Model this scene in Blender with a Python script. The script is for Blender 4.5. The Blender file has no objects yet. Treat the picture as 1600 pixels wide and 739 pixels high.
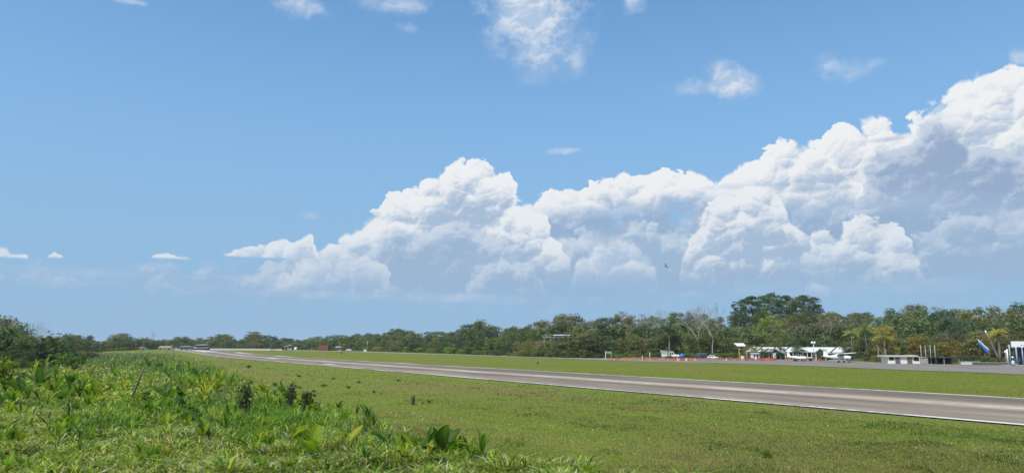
import bpy, math, random
import numpy as np
from mathutils import Vector, Matrix

scene = bpy.context.scene
COL = scene.collection
R = math.radians

# ------------------------------------------------------------------ camera
CAM_H = 5.0                       # metres above the airfield
FPX = 1142.0                      # focal length in pixels of the 1600 px wide photograph
HOR = 540.0                       # row of the level horizon
CX, CY = 800.0, 369.5
PITCH = math.atan((HOR - CY) / FPX)
cam_data = bpy.data.cameras.new('camera')
cam_data.sensor_width = 36.0
cam_data.sensor_fit = 'HORIZONTAL'
cam_data.lens = 36.0 * FPX / 1600.0
cam_data.clip_start = 0.1
cam_data.clip_end = 30000.0
cam = bpy.data.objects.new('camera', cam_data)
COL.objects.link(cam)
cam.location = (0, 0, CAM_H)
cam.rotation_euler = (math.pi / 2 + PITCH, 0, 0)
scene.camera = cam

def ray(px, py):
    """direction of the view ray through a point of the photograph"""
    x = (px - CX) / FPX
    z = -(py - CY) / FPX
    c, s = math.cos(PITCH), math.sin(PITCH)
    v = Vector((x, c - z * s, s + z * c))
    return v.normalized()

def angles(px, py):
    v = ray(px, py)
    return math.degrees(math.atan2(v.x, v.y)), math.degrees(math.asin(v.z))

# ------------------------------------------------------------------ sun, exposure
SUN_EL, SUN_AZ = 58.0, -138.0      # elevation, azimuth from +Y (negative = left of the view)
sun_data = bpy.data.lights.new('sun', 'SUN')
sun_data.energy = 4.8
sun_data.angle = R(0.53)
sun_data.color = (1.0, 0.935, 0.83)
sun = bpy.data.objects.new('sun', sun_data)
COL.objects.link(sun)
_to_sun = Vector((math.sin(R(SUN_AZ)) * math.cos(R(SUN_EL)), math.cos(R(SUN_AZ)) * math.cos(R(SUN_EL)), math.sin(R(SUN_EL))))
sun.rotation_euler = _to_sun.to_track_quat('Z', 'Y').to_euler()
sun.location = (0, 0, 60)
vs = scene.view_settings
vs.view_transform = 'Standard'
vs.look = 'None'
vs.exposure = 0.0
vs.gamma = 1.0
vs.use_curve_mapping = False

def lin(r, g, b):
    f = lambda c: (c / 12.92) if c <= 0.04045 else ((c + 0.055) / 1.055) ** 2.4
    return (f(r / 255.0), f(g / 255.0), f(b / 255.0), 1.0)

# ------------------------------------------------------------------ tiny node language
class G:
    """builds math nodes out of python expressions"""
    def __init__(self, tree):
        self.t = tree
    def node(self, kind, **kw):
        n = self.t.nodes.new(kind)
        for k, v in kw.items():
            setattr(n, k, v)
        return n
    def put(self, sock, v):
        if isinstance(v, E):
            self.t.links.new(v.s, sock)
        elif v is not None:
            try:
                sock.default_value = v
            except Exception:
                sock.default_value = (v, v, v)
    def math(self, op, a, b=None, c=None, clamp=False):
        n = self.node('ShaderNodeMath', operation=op, use_clamp=clamp)
        for i, v in enumerate((a, b, c)):
            if v is not None:
                self.put(n.inputs[i], v)
        return E(self, n.outputs[0])
    def smooth(self, v, a, b, lo=0.0, hi=1.0):
        n = self.node('ShaderNodeMapRange', interpolation_type='SMOOTHSTEP')
        for i, q in enumerate((v, a, b, lo, hi)):
            self.put(n.inputs[i], q)
        return E(self, n.outputs[0])
    def lerp(self, v, a, b, lo, hi):
        n = self.node('ShaderNodeMapRange', interpolation_type='LINEAR', clamp=True)
        for i, q in enumerate((v, a, b, lo, hi)):
            self.put(n.inputs[i], q)
        return E(self, n.outputs[0])
    def vec(self, x, y, z):
        n = self.node('ShaderNodeCombineXYZ')
        for i, q in enumerate((x, y, z)):
            self.put(n.inputs[i], q)
        return E(self, n.outputs[0])
    def noise(self, vec, scale=1.0, detail=4.0, rough=0.5, dist=0.0, lac=2.0):
        n = self.node('ShaderNodeTexNoise', noise_dimensions='3D')
        self.put(n.inputs['Vector'], vec)
        for k, v in (('Scale', scale), ('Detail', detail), ('Roughness', rough), ('Distortion', dist), ('Lacunarity', lac)):
            n.inputs[k].default_value = v
        return E(self, n.outputs[0])
    def voro(self, vec, scale=1.0, detail=2.0, rough=0.5, smooth=0.35, lac=2.1):
        n = self.node('ShaderNodeTexVoronoi', voronoi_dimensions='3D', feature='SMOOTH_F1', normalize=True)
        self.put(n.inputs['Vector'], vec)
        for k, v in (('Scale', scale), ('Detail', detail), ('Roughness', rough), ('Lacunarity', lac), ('Smoothness', smooth)):
            n.inputs[k].default_value = v
        return E(self, n.outputs['Distance'])
    def curve(self, v, pts, lo, hi, ylo, yhi):
        """y(x) through points, x in lo..hi, y in ylo..yhi"""
        n = self.node('ShaderNodeFloatCurve')
        self.put(n.inputs['Value'], (v - lo) * (1.0 / (hi - lo)))
        cm = n.mapping.curves[0]
        q = sorted(((x - lo) / (hi - lo), (y - ylo) / (yhi - ylo)) for x, y in pts)
        q = [(min(max(a, 0), 1), min(max(b, 0), 1)) for a, b in q]
        while len(cm.points) < len(q):
            cm.points.new(0.5, 0.5)
        for p, (a, b) in zip(cm.points, q):
            p.location = (a, b)
            p.handle_type = 'VECTOR'
        n.mapping.update()
        return E(self, n.outputs[0]) * (yhi - ylo) + ylo
    def mix(self, f, a, b, blend='MIX'):
        n = self.node('ShaderNodeMix', data_type='RGBA', blend_type=blend)
        self.put(n.inputs[0], f)
        for sock, v in ((n.inputs[6], a), (n.inputs[7], b)):
            self.put(sock, v)
        return E(self, n.outputs[2])

class E:
    def __init__(self, g, s):
        self.g, self.s = g, s
    def __add__(self, o): return self.g.math('ADD', self, o)
    __radd__ = __add__
    def __sub__(self, o): return self.g.math('SUBTRACT', self, o)
    def __rsub__(self, o): return self.g.math('SUBTRACT', o, self)
    def __mul__(self, o): return self.g.math('MULTIPLY', self, o)
    __rmul__ = __mul__
    def __truediv__(self, o): return self.g.math('DIVIDE', self, o)
    def __neg__(self): return self.g.math('MULTIPLY', self, -1.0)
    def pow(self, p): return self.g.math('POWER', self, p)
    def clamp(self): return self.g.math('ADD', self, 0.0, clamp=True)
    def min(self, o): return self.g.math('MINIMUM', self, o)
    def max(self, o): return self.g.math('MAXIMUM', self, o)

# ------------------------------------------------------------------ sky: clear-day atmosphere plus cloud banks
def build_sky():
    w = bpy.data.worlds.new('World')
    scene.world = w
    w.use_nodes = True
    t = w.node_tree
    t.nodes.clear()
    g = G(t)
    sky = g.node('ShaderNodeTexSky', sky_type='NISHITA')
    sky.sun_disc = False
    sky.sun_elevation = R(SUN_EL)
    sky.sun_rotation = R(SUN_AZ)
    sky.altitude = 0.0
    sky.air_density = 1.0
    sky.dust_density = 0.6
    sky.ozone_density = 1.6
    tc = g.node('ShaderNodeTexCoord')
    sep = g.node('ShaderNodeSeparateXYZ')
    t.links.new(tc.outputs['Generated'], sep.inputs[0])
    x, y, z = (E(g, sep.outputs[i]) for i in range(3))
    deg = 180.0 / math.pi
    u = g.math('ARCTAN2', x, y) * deg                       # azimuth, degrees right of +Y
    v = g.math('ARCSINE', z) * deg                          # elevation, degrees
    # the noise lives on the direction sphere, so it has no seam behind the viewer
    def P(du=0.0, dv=0.0, sc=1.0, off=0.0, flat=1.0):
        a = (u + du) * (1.0 / deg)
        return g.vec(g.math('SINE', a) * (deg * sc), (v + dv) * (sc * flat), g.math('COSINE', a) * (deg * sc) + off)
    ut = g.math('ARCSINE', g.math('SINE', u * (1.0 / deg))) * deg      # folded, no seam behind the viewer
    lx, ly = -0.50, 0.86
    wn = g.node('ShaderNodeTexNoise', noise_dimensions='3D')
    g.put(wn.inputs['Vector'], P())
    for k, q in (('Scale', 0.42), ('Detail', 4.0), ('Roughness', 0.6)):
        wn.inputs[k].default_value = q
    ws = g.node('ShaderNodeSeparateColor')
    t.links.new(wn.outputs['Color'], ws.inputs[0])
    wx, wy = E(g, ws.outputs[0]) - 0.5, E(g, ws.outputs[1]) - 0.5
    uw, vw = ut + wx * 2.3, v + wy * 1.9
    def dome(cell, du, dv, off):
        n = g.node('ShaderNodeTexVoronoi', voronoi_dimensions='2D', feature='F1')
        n.inputs['Scale'].default_value = 1.0 / cell
        g.put(n.inputs['Vector'], g.vec(uw + (du + off), (vw + dv) * 1.15, 0.0))
        d = E(g, n.outputs['Distance'])
        return 1.0 - d * d * 1.5
    CELLS = (2.7, 1.25, 0.58, 0.28)
    hs = [dome(c, 0, 0, 7.3 * i) for i, c in enumerate(CELLS)]
    h2 = [dome(c, lx * c * 0.22, ly * c * 0.22, 7.3 * i) for i, c in enumerate(CELLS)]
    relief = 0.0
    for a, b, k in zip(hs, h2, (1.15, 0.85, 0.44, 0.20)):
        relief = (a - b) * k + relief                       # >0 where a heap faces the sun
    fbm = g.noise(P(off=40.0, flat=1.4), 0.22, 6.0, 0.62)
    fbm_fine = g.noise(P(off=-70.0), 1.1, 5.0, 0.65)
    streak = g.noise(P(off=15.0, flat=4.5), 0.16, 5.0, 0.6)
    wave = (hs[0] - 0.7) * 1.5 + (hs[1] - 0.7) * 0.85 + (hs[2] - 0.7) * 0.42 + (hs[3] - 0.7) * 0.2 + (fbm - 0.5) * 0.9
    ud = u + wx * 2.0 + (fbm_fine - 0.5) * 0.5

    atmos = g.mix(1.0, E(g, sky.outputs[0]), SKY_TINT, 'MULTIPLY')
    out = g.mix(1.0, atmos, (SKY_K, SKY_K, SKY_K, 1), 'MULTIPLY')
    # pale humid air towards the horizon
    out = g.mix(g.smooth(v, 36.0, 1.0, 0.0, 0.95), out, lin(141, 182, 219))

    ragged = g.lerp(g.noise(P(off=90.0), 0.30, 3.0, 0.5), 0.42, 0.66, 0.6, 5.0)    # crisp here, wispy there

    def pts(px_list):
        return [angles(a, b) for a, b in px_list]

    def layer(out, top, lit, shade, amp=1.0, soft=0.16, deep=4.0, base=None, base_soft=2.0, opacity=1.0,
              rel=1.0, ends=None, bias=0.0, tone=0.35):
        q = pts(top)
        if ends is None:
            q = [(-60, -8), (q[0][0] - 1.6, -8)] + q + [(q[-1][0] + 1.6, -8), (60, -8)]
        else:
            l, r = ends
            q = ([(-60, -8), (q[0][0] - 1.6, -8)] if l is None else l) + q + ([(q[-1][0] + 1.6, -8), (60, -8)] if r is None else r)
        T = g.curve(ud, q, -60.0, 60.0, -10.0, 30.0)
        s = T + wave * amp - v
        a = g.smooth(s, 0.0, ragged * soft)
        if base is not None:
            bq = pts(base) if isinstance(base, list) else None
            if bq:
                B = g.curve(u, [(-60, bq[0][1])] + bq + [(60, bq[-1][1])], -60.0, 60.0, -10.0, 30.0)
            else:
                B = base
            a = a * g.smooth(v + (fbm - 0.5) * (base_soft * 1.2), B, g.math('ADD', B, base_soft) if isinstance(B, E) else B + base_soft)
        if opacity != 1.0:
            a = a * opacity
        d = g.smooth(s, 0.0, deep)                            # depth below the lit crest
        k = 0.76 - d * 0.82 + relief * (rel * 0.88) + (fbm - 0.5) * tone * 1.6 + (fbm_fine - 0.5) * tone * 0.6 + bias
        col = g.mix(g.smooth(k, 0.0, 1.0), shade, lit)
        return g.mix(a, out, col)

    def puff(out, cx, cy, rx, ry, lit, shade, gain=1.0, ragged=0.9, field=None):
        """thin ragged cloud"""
        a0, e0 = angles(cx, cy)
        sx, sy = rx / 17.0, ry / 17.0
        f = field if field is not None else fbm
        r = g.math('SQRT', ((u - a0) * (1 / sx)).pow(2.0) + ((v - e0) * (1 / sy)).pow(2.0))
        d = 1.0 - r + (f - 0.5) * (2.2 * ragged) + (fbm_fine - 0.5) * (0.9 * ragged)
        a = g.smooth(d, 0.05, 1.05) * gain
        col = g.mix(g.smooth(relief * 1.2 + (v - e0) * (0.5 / sy) + 0.45, 0.0, 1.0), shade, lit)
        return g.mix(a, out, col)

    WHITE, CREAM = lin(240, 243, 246), lin(232, 236, 240)
    GREY, BLUE, DARK = lin(176, 194, 216), lin(160, 186, 215), lin(150, 175, 206)

    # thin high shreds
    for c in ((470, 10, 42, 18, .8), (615, 6, 76, 16, .5), (838, 32, 95, 52, .85), (832, 5, 98, 34, .8), (842, 86, 48, 42, .7), (900, 96, 14, 24, .4),
              (990, 4, 22, 24, .7), (1085, 136, 46, 14, .5), (1132, 120, 32, 32, .9), (1162, 136, 34, 24, .65), (1292, 102, 26, 20, .5),
              (1328, 116, 42, 18, .28), (1596, 92, 16, 14, .55), (878, 237, 30, 6, .5), (200, 2, 48, 5, .5), (640, 45, 18, 10, .45),
              (482, 338, 18, 7, .35), (650, 16, 30, 10, .3), (1370, 98, 16, 8, .2)):
        out = puff(out, c[0], c[1], c[2], c[3], lin(226, 232, 240), lin(178, 200, 226), c[4])

    # grey undersides of the whole bank, low over the horizon
    out = layer(out, [(0, 418), (120, 408), (300, 408), (420, 404), (520, 385), (700, 335), (850, 300), (900, 302), (1000, 296), (1150, 284), (1350, 280), (1600, 270)],
                lin(200, 212, 228), lin(150, 176, 206), amp=0.9, soft=0.8, deep=4.0, base=2.6, base_soft=3.4, opacity=0.97, rel=0.75, tone=1.9, bias=-0.02,
                ends=([(-60, 7.0)], [(48, 9.0), (60, 7.0)]))
    # far white bank rising to the right
    out = layer(out, [(815, 312), (830, 302), (870, 294), (920, 289), (960, 272), (1000, 255), (1030, 252), (1070, 258), (1110, 267), (1124, 262),
                      (1150, 250), (1180, 248), (1200, 232), (1230, 214), (1260, 210), (1300, 194), (1312, 188), (1330, 202), (1370, 186),
                      (1420, 178), (1450, 170), (1475, 158), (1490, 128), (1530, 115), (1580, 108), (1600, 104)],
                lin(240, 242, 244), lin(174, 193, 217), amp=0.85, soft=0.22, deep=6.5, rel=0.85, tone=0.45, bias=0.22,
                base=[(815, 352), (950, 352), (1050, 328), (1140, 318), (1250, 345), (1400, 345), (1600, 330)], base_soft=1.6,
                ends=(None, [(42, 17.5), (50, 10.0), (60, 7.0)]))
    # half-lit heaps filling the bank between the bright towers
    out = layer(out, [(850, 420), (872, 372), (905, 352), (950, 348), (1010, 340), (1060, 352), (1100, 372), (1120, 410)],
                lin(216, 225, 236), lin(160, 185, 213), amp=0.9, soft=0.5, deep=4.0, rel=0.8, tone=1.3, bias=-0.05, base=[(850, 452), (1120, 456)], base_soft=2.6, opacity=0.8)
    out = layer(out, [(1400, 420), (1430, 366), (1480, 340), (1530, 332), (1600, 318)],
                lin(206, 218, 232), lin(156, 181, 210), amp=1.0, soft=0.6, deep=4.5, rel=0.8, tone=1.4, bias=-0.08, base=[(1400, 440), (1600, 446)], base_soft=2.6, opacity=0.85,
                ends=(None, [(41, 9.5), (48, 6.0), (60, 5.0)]))
    # streaky grey shelves across it
    for c in ((1010, 330, 170, 12, .75), (1180, 290, 90, 7, .55), (1395, 217, 45, 5, .7), (1400, 250, 50, 6, .6), (1270, 296, 50, 6, .6), (1330, 330, 190, 18, .6),
              (1550, 320, 80, 26, .55)):
        out = puff(out, c[0], c[1], c[2], c[3], lin(176, 196, 221), lin(158, 183, 213), c[4], 0.8, streak)
    # grey tower in front of the far bank
    out = layer(out, [(1345, 272), (1372, 240), (1400, 222), (1430, 196), (1450, 178), (1472, 168), (1492, 182), (1512, 208), (1545, 214), (1565, 232), (1600, 240)],
                lin(196, 208, 226), lin(147, 170, 201), amp=0.9, soft=0.35, deep=3.5, rel=1.0, tone=1.3, bias=0.07,
                base=[(1345, 330), (1600, 350)], base_soft=2.4, opacity=0.93, ends=(None, [(41, 12.0), (48, 8.0), (60, 6.0)]))
    # big cumulus left of the middle
    out = layer(out, [(430, 440), (455, 424), (480, 398), (520, 385), (545, 366), (562, 346), (580, 322), (600, 306), (640, 292), (660, 283), (690, 268), (708, 254), (724, 248),
                      (742, 254), (757, 254), (770, 264), (785, 262), (796, 254), (804, 268), (810, 306), (835, 328), (858, 342), (868, 376), (886, 404), (896, 430)],
                lin(240, 242, 244), lin(168, 190, 215), amp=0.6, soft=0.13, deep=5.5, rel=0.9, tone=0.9, bias=0.24, base=[(430, 455), (600, 440), (700, 452), (900, 448)], base_soft=4.0)
    # its shaded near heaps
    out = layer(out, [(556, 390), (585, 360), (620, 352), (650, 362), (672, 342), (690, 334), (720, 338), (760, 352), (800, 388), (832, 404), (850, 430)],
                lin(204, 216, 231), lin(156, 181, 209), amp=0.8, soft=0.35, deep=3.4, rel=0.95, tone=1.1, bias=0.10, base=[(556, 475), (850, 475)], base_soft=3.0, opacity=0.9)
    out = layer(out, [(436, 446), (452, 426), (480, 404), (520, 390), (560, 392), (598, 404), (618, 430)],
                lin(222, 229, 237), lin(180, 201, 224), amp=0.5, soft=0.4, deep=3.4, rel=0.8, tone=0.5, bias=0.1, base=[(436, 460), (618, 462)], base_soft=1.8, opacity=0.8)
    out = layer(out, [(716, 412), (728, 396), (742, 396), (750, 414)], lin(232, 236, 241), lin(190, 207, 227), amp=0.4, soft=0.3, deep=2.4, rel=0.8, base=2.0 + 4.2, base_soft=1.2, opacity=0.85)
    # small cumulus between
    out = layer(out, [(890, 440), (905, 396), (930, 376), (965, 369), (1000, 386), (1024, 408), (1034, 436)],
                lin(226, 232, 239), lin(176, 198, 222), amp=0.5, soft=0.3, deep=3.4, rel=0.9, tone=0.5, bias=0.08, base=[(890, 460), (1034, 462)], base_soft=2.4, opacity=0.9)
    # bright cumulus at the right, in front
    out = layer(out, [(1062, 420), (1084, 356), (1100, 332), (1120, 308), (1150, 293), (1180, 290), (1208, 294), (1228, 312), (1244, 344), (1262, 366), (1300, 364), (1335, 343),
                      (1380, 340), (1410, 352), (1428, 384), (1440, 414), (1452, 440)],
                lin(238, 241, 244), lin(168, 189, 214), amp=0.6, soft=0.18, deep=5.0, rel=1.0, tone=0.6, bias=0.14, base=[(1062, 452), (1250, 458), (1452, 444)], base_soft=3.2, opacity=0.95)
    # small flat-based cumulus at the left
    for top, b in (([(352, 401), (364, 388), (396, 382), (424, 373), (446, 372), (456, 382), (470, 365), (488, 364), (497, 386), (502, 402)], 406),
                   ([(238, 402), (250, 394), (280, 389), (300, 396), (313, 403)], 406), ([(-20, 385), (0, 384), (20, 392), (46, 399), (54, 403)], 405),
                   ([(70, 402), (84, 394), (96, 402)], 405)):
        e = angles(sum(p[0] for p in top) / len(top), b)[1]
        out = layer(out, top, lin(238, 241, 244), lin(188, 206, 228), amp=0.3, soft=0.12, deep=1.8, rel=0.9, bias=0.2, base=e, base_soft=0.25, opacity=0.95)
    # long thin layers low down
    for c in ((200, 430, 260, 8, .35), (330, 446, 200, 8, .3), (560, 462, 260, 9, .4), (760, 466, 120, 10, .45), (1300, 452, 330, 16, .3), (60, 420, 120, 6, .4)):
        out = puff(out, c[0], c[1], c[2], c[3], lin(190, 209, 228), lin(172, 197, 222), c[4], 0.8, streak)

    # humid air in front of the low clouds
    out = g.mix(g.smooth(v, 15.0, 2.0, 0.0, 0.32), out, lin(158, 188, 217))

    bg = g.node('ShaderNodeBackground')
    g.put(bg.inputs['Color'], out)
    bg.inputs['Strength'].default_value = 1.0
    o = g.node('ShaderNodeOutputWorld')
    t.links.new(bg.outputs[0], o.inputs[0])
    w.cycles.sampling_method = 'MANUAL'
    w.cycles.sample_map_resolution = 512

SKY_K = 0.110
SKY_TINT = (0.97, 1.44, 1.68, 1.0)
build_sky()
# ------------------------------------------------------------------ terrain
def sst(v, a, b):
    t = np.clip((np.asarray(v, float) - a) / (b - a), 0, 1)
    return t * t * (3 - 2 * t)

def vnoise(x, y, scale, seed=0):
    """smooth value noise in 0..1"""
    x = np.asarray(x, float) / scale + 1000.0
    y = np.asarray(y, float) / scale + 1000.0
    ix, iy = np.floor(x), np.floor(y)
    fx, fy = x - ix, y - iy
    fx, fy = fx * fx * (3 - 2 * fx), fy * fy * (3 - 2 * fy)
    def h(a, b):
        s = np.sin(a * 127.1 + b * 311.7 + seed * 74.7) * 43758.5453
        return s - np.floor(s)
    return (h(ix, iy) * (1 - fx) + h(ix + 1, iy) * fx) * (1 - fy) + (h(ix, iy + 1) * (1 - fx) + h(ix + 1, iy + 1) * fx) * fy

def fbm2(x, y, scale, seed=0, n=4):
    s = 0.0; a = 1.0; tot = 0.0
    for i in range(n):
        s = s + a * vnoise(x, y, scale / 2 ** i, seed + i * 13)
        tot += a; a *= 0.55
    return s / tot

RISE = 1.95
def gz(x, y):
    x = np.asarray(x, float); y = np.asarray(y, float)
    r = np.hypot(x, y)
    z = RISE * sst(r, 340, 600)
    az = x / np.maximum(y, 1.0)
    hill = sst(az, -0.02, 0.30) * sst(y, 285, 430) * 13.0
    hill = np.where(y > 1, hill, 0)
    far = sst(r, 750, 2500) * -1.0
    return z + hill + far

RW_ANG = math.atan(650.0 / 1142.0)                     # runway heading, left of +Y
RW_DIR = (-math.sin(RW_ANG), math.cos(RW_ANG))
RW_PER = (math.cos(RW_ANG), math.sin(RW_ANG))
RW_NEAR, RW_FAR = 37.6 / 3.6 * CAM_H, 56.0 / 3.6 * CAM_H
RW_MID = (RW_NEAR + RW_FAR) / 2
def rw(o, s):
    return RW_PER[0] * o + RW_DIR[0] * s, RW_PER[1] * o + RW_DIR[1] * s
def rw_s(px, o):
    """distance along the runway where offset o is seen in column px"""
    t = (px - CX) / FPX
    return (o * (RW_PER[0] - t * RW_PER[1])) / (t * RW_DIR[1] - RW_DIR[0])
RW_END = 640.0

def bumps(x, y):
    """uneven turf; flat under the pavement"""
    o = x * RW_PER[0] + y * RW_PER[1]
    k = sst(np.abs(o - RW_MID), (RW_FAR - RW_NEAR) / 2 + 0.2, (RW_FAR - RW_NEAR) / 2 + 6)
    near = 1 - sst(np.hypot(x, y), 60, 110)
    return ((fbm2(x, y, 7.0, 3) - 0.5) * 0.30 + (fbm2(x, y, 1.6, 9, 2) - 0.5) * 0.08) * k * near - 0.03

def at(px, py):
    """point of the ground seen at a place of the photograph"""
    d = ray(px, py)
    if d.z > -1e-4:
        d = ray(px, HOR + 2)
    lo, hi = 5.0, 2500.0
    s = np.geomspace(lo, hi, 900)
    dz = CAM_H + d.z * s - gz(d.x * s, d.y * s)
    i = int(np.argmax(dz < 0)) if (dz < 0).any() else len(s) - 1
    k = s[max(i - 1, 0)] + (s[i] - s[max(i - 1, 0)]) * (dz[max(i - 1, 0)] / max(dz[max(i - 1, 0)] - dz[i], 1e-9) if i else 0)
    x, y = d.x * k, d.y * k
    return Vector((x, y, float(gz(x, y))))

def at_y(px, y):
    """point of the ground in column px, y metres ahead"""
    x = (px - CX) / FPX * y * math.cos(PITCH)
    return Vector((x, y, float(gz(x, y))))

def height_to(p, py):
    """height of a thing standing at p whose top is seen in row py"""
    d = ray(CX, py)
    return CAM_H + d.z / d.y * p.y - p.z

# ------------------------------------------------------------------ objects
def link(o, parent=None):
    COL.objects.link(o)
    if parent is not None:
        o.parent = parent
    return o

def tag(o, label=None, cat=None, group=None, kind=None):
    if label: o['label'] = label
    if cat: o['category'] = cat
    if group: o['group'] = group
    if kind: o['kind'] = kind
    return o

def empty(name, loc, rz=0.0, scale=1.0):
    o = bpy.data.objects.new(name, None)
    o.empty_display_size = 0.3
    o.location = loc
    o.rotation_euler = (0, 0, rz)
    o.scale = scale if isinstance(scale, tuple) else (scale,) * 3
    return link(o)

def mesh_obj(name, me, parent=None, mat=None, loc=None):
    if mat is not None and len(me.materials) == 0:
        me.materials.append(mat)
    o = bpy.data.objects.new(name, me)
    if loc is not None:
        o.location = loc
    return link(o, parent)

class MB:
    """collects simple solids into one mesh"""
    def __init__(self):
        self.v, self.f, self.sm = [], [], []
    def add(self, vs, fs, smooth=False):
        b = len(self.v)
        self.v += [tuple(p) for p in vs]
        self.f += [tuple(i + b for i in f) for f in fs]
        self.sm += [smooth] * len(fs)
        return self
    def box(self, x0, x1, y0, y1, z0, z1):
        return self.add([(x0, y0, z0), (x1, y0, z0), (x1, y1, z0), (x0, y1, z0), (x0, y0, z1), (x1, y0, z1), (x1, y1, z1), (x0, y1, z1)],
                        [(0, 3, 2, 1), (4, 5, 6, 7), (0, 1, 5, 4), (1, 2, 6, 5), (2, 3, 7, 6), (3, 0, 4, 7)])
    def hexa(self, lo, hi):
        return self.add(list(lo) + list(hi), [(0, 3, 2, 1), (4, 5, 6, 7), (0, 1, 5, 4), (1, 2, 6, 5), (2, 3, 7, 6), (3, 0, 4, 7)])
    def prism(self, outline, y0, y1):
        """outline in x,z, drawn out along y"""
        n = len(outline)
        vs = [(x, y0, z) for x, z in outline] + [(x, y1, z) for x, z in outline]
        fs = [tuple(range(n)), tuple(range(2 * n - 1, n - 1, -1))] + [(i, i + n, (i + 1) % n + n, (i + 1) % n) for i in range(n)]
        return self.add(vs, fs)
    def tube(self, pts, rad, n=6, cap=True, smooth=True):
        pts = [Vector(p) for p in pts]
        if not isinstance(rad, (list, tuple)):
            rad = [rad] * len(pts)
        vs, fs = [], []
        for i, p in enumerate(pts):
            d = (pts[min(i + 1, len(pts) - 1)] - pts[max(i - 1, 0)]).normalized()
            a = d.orthogonal().normalized() if abs(d.z) > 0.95 else d.cross(Vector((0, 0, 1))).normalized()
            b = d.cross(a)
            for k in range(n):
                t = 2 * math.pi * k / n
                vs.append(p + (a * math.cos(t) + b * math.sin(t)) * rad[i])
        for i in range(len(pts) - 1):
            for k in range(n):
                fs.append((i * n + k, i * n + (k + 1) % n, (i + 1) * n + (k + 1) % n, (i + 1) * n + k))
        if cap:
            fs.append(tuple(range(n - 1, -1, -1)))
            fs.append(tuple(range((len(pts) - 1) * n, len(pts) * n)))
        return self.add(vs, fs, smooth)
    def lathe(self, prof, n=12, c=(0, 0, 0), smooth=True):
        vs, fs = [], []
        for r, z in prof:
            for k in range(n):
                t = 2 * math.pi * k / n
                vs.append((c[0] + r * math.cos(t), c[1] + r * math.sin(t), c[2] + z))
        for i in range(len(prof) - 1):
            for k in range(n):
                fs.append((i * n + k, i * n + (k + 1) % n, (i + 1) * n + (k + 1) % n, (i + 1) * n + k))
        fs.append(tuple(range(n - 1, -1, -1)))
        fs.append(tuple(range((len(prof) - 1) * n, len(prof) * n)))
        return self.add(vs, fs, smooth)
    def ball(self, c, rx, ry, rz, n=10, m=6):
        prof = [(math.sin(math.pi * (i + 0.02) / (m + 0.04)), -math.cos(math.pi * (i + 0.02) / (m + 0.04))) for i in range(m + 1)]
        vs, fs = [], []
        for r, z in prof:
            for k in range(n):
                t = 2 * math.pi * k / n
                vs.append((c[0] + rx * r * math.cos(t), c[1] + ry * r * math.sin(t), c[2] + rz * z))
        for i in range(m):
            for k in range(n):
                fs.append((i * n + k, i * n + (k + 1) % n, (i + 1) * n + (k + 1) % n, (i + 1) * n + k))
        return self.add(vs, fs, True)
    def wheel(self, c, r, w, n=14):
        """axle along y"""
        vs, fs = [], []
        for yy, rr in ((-w / 2, r * 0.9), (-w / 2 * 0.7, r), (w / 2 * 0.7, r), (w / 2, r * 0.9)):
            for k in range(n):
                t = 2 * math.pi * k / n
                vs.append((c[0] + rr * math.cos(t), c[1] + yy, c[2] + rr * math.sin(t)))
        for i in range(3):
            for k in range(n):
                fs.append((i * n + k, i * n + (k + 1) % n, (i + 1) * n + (k + 1) % n, (i + 1) * n + k))
        fs.append(tuple(range(n - 1, -1, -1))); fs.append(tuple(range(3 * n, 4 * n)))
        return self.add(vs, fs, False)
    def mesh(self, name):
        me = bpy.data.meshes.new(name)
        me.from_pydata(self.v, [], self.f)
        me.polygons.foreach_set('use_smooth', self.sm)
        me.update()
        return me
    def build(self, name, mat, parent=None, loc=None):
        return mesh_obj(name, self.mesh(name), parent, mat, loc)

def np_mesh(name, verts, faces_list, attrs=None, smooth=False):
    """verts (n,3); faces_list: list of int arrays (m,k)"""
    me = bpy.data.meshes.new(name)
    verts = np.asarray(verts, np.float32)
    me.vertices.add(len(verts))
    me.vertices.foreach_set('co', verts.ravel())
    loops = np.concatenate([f.ravel() for f in faces_list]).astype(np.int32)
    totals = np.concatenate([np.full(len(f), f.shape[1], np.int32) for f in faces_list])
    starts = np.concatenate([[0], np.cumsum(totals)[:-1]]).astype(np.int32)
    me.loops.add(len(loops))
    me.loops.foreach_set('vertex_index', loops)
    me.polygons.add(len(totals))
    me.polygons.foreach_set('loop_start', starts)
    me.polygons.foreach_set('loop_total', totals)
    me.polygons.foreach_set('use_smooth', np.full(len(totals), smooth))
    for k, (typ, dom, arr) in (attrs or {}).items():
        a = me.attributes.new(k, typ, dom)
        a.data.foreach_set('color' if 'COLOR' in typ else 'value', np.asarray(arr, np.float32).ravel())
    me.update(calc_edges=True)
    return me

# ------------------------------------------------------------------ materials
MATS = {}
def material(name):
    m = bpy.data.materials.new(name)
    m.use_nodes = True
    t = m.node_tree
    t.nodes.clear()
    g = G(t)
    out = g.node('ShaderNodeOutputMaterial')
    return m, g, out

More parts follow.
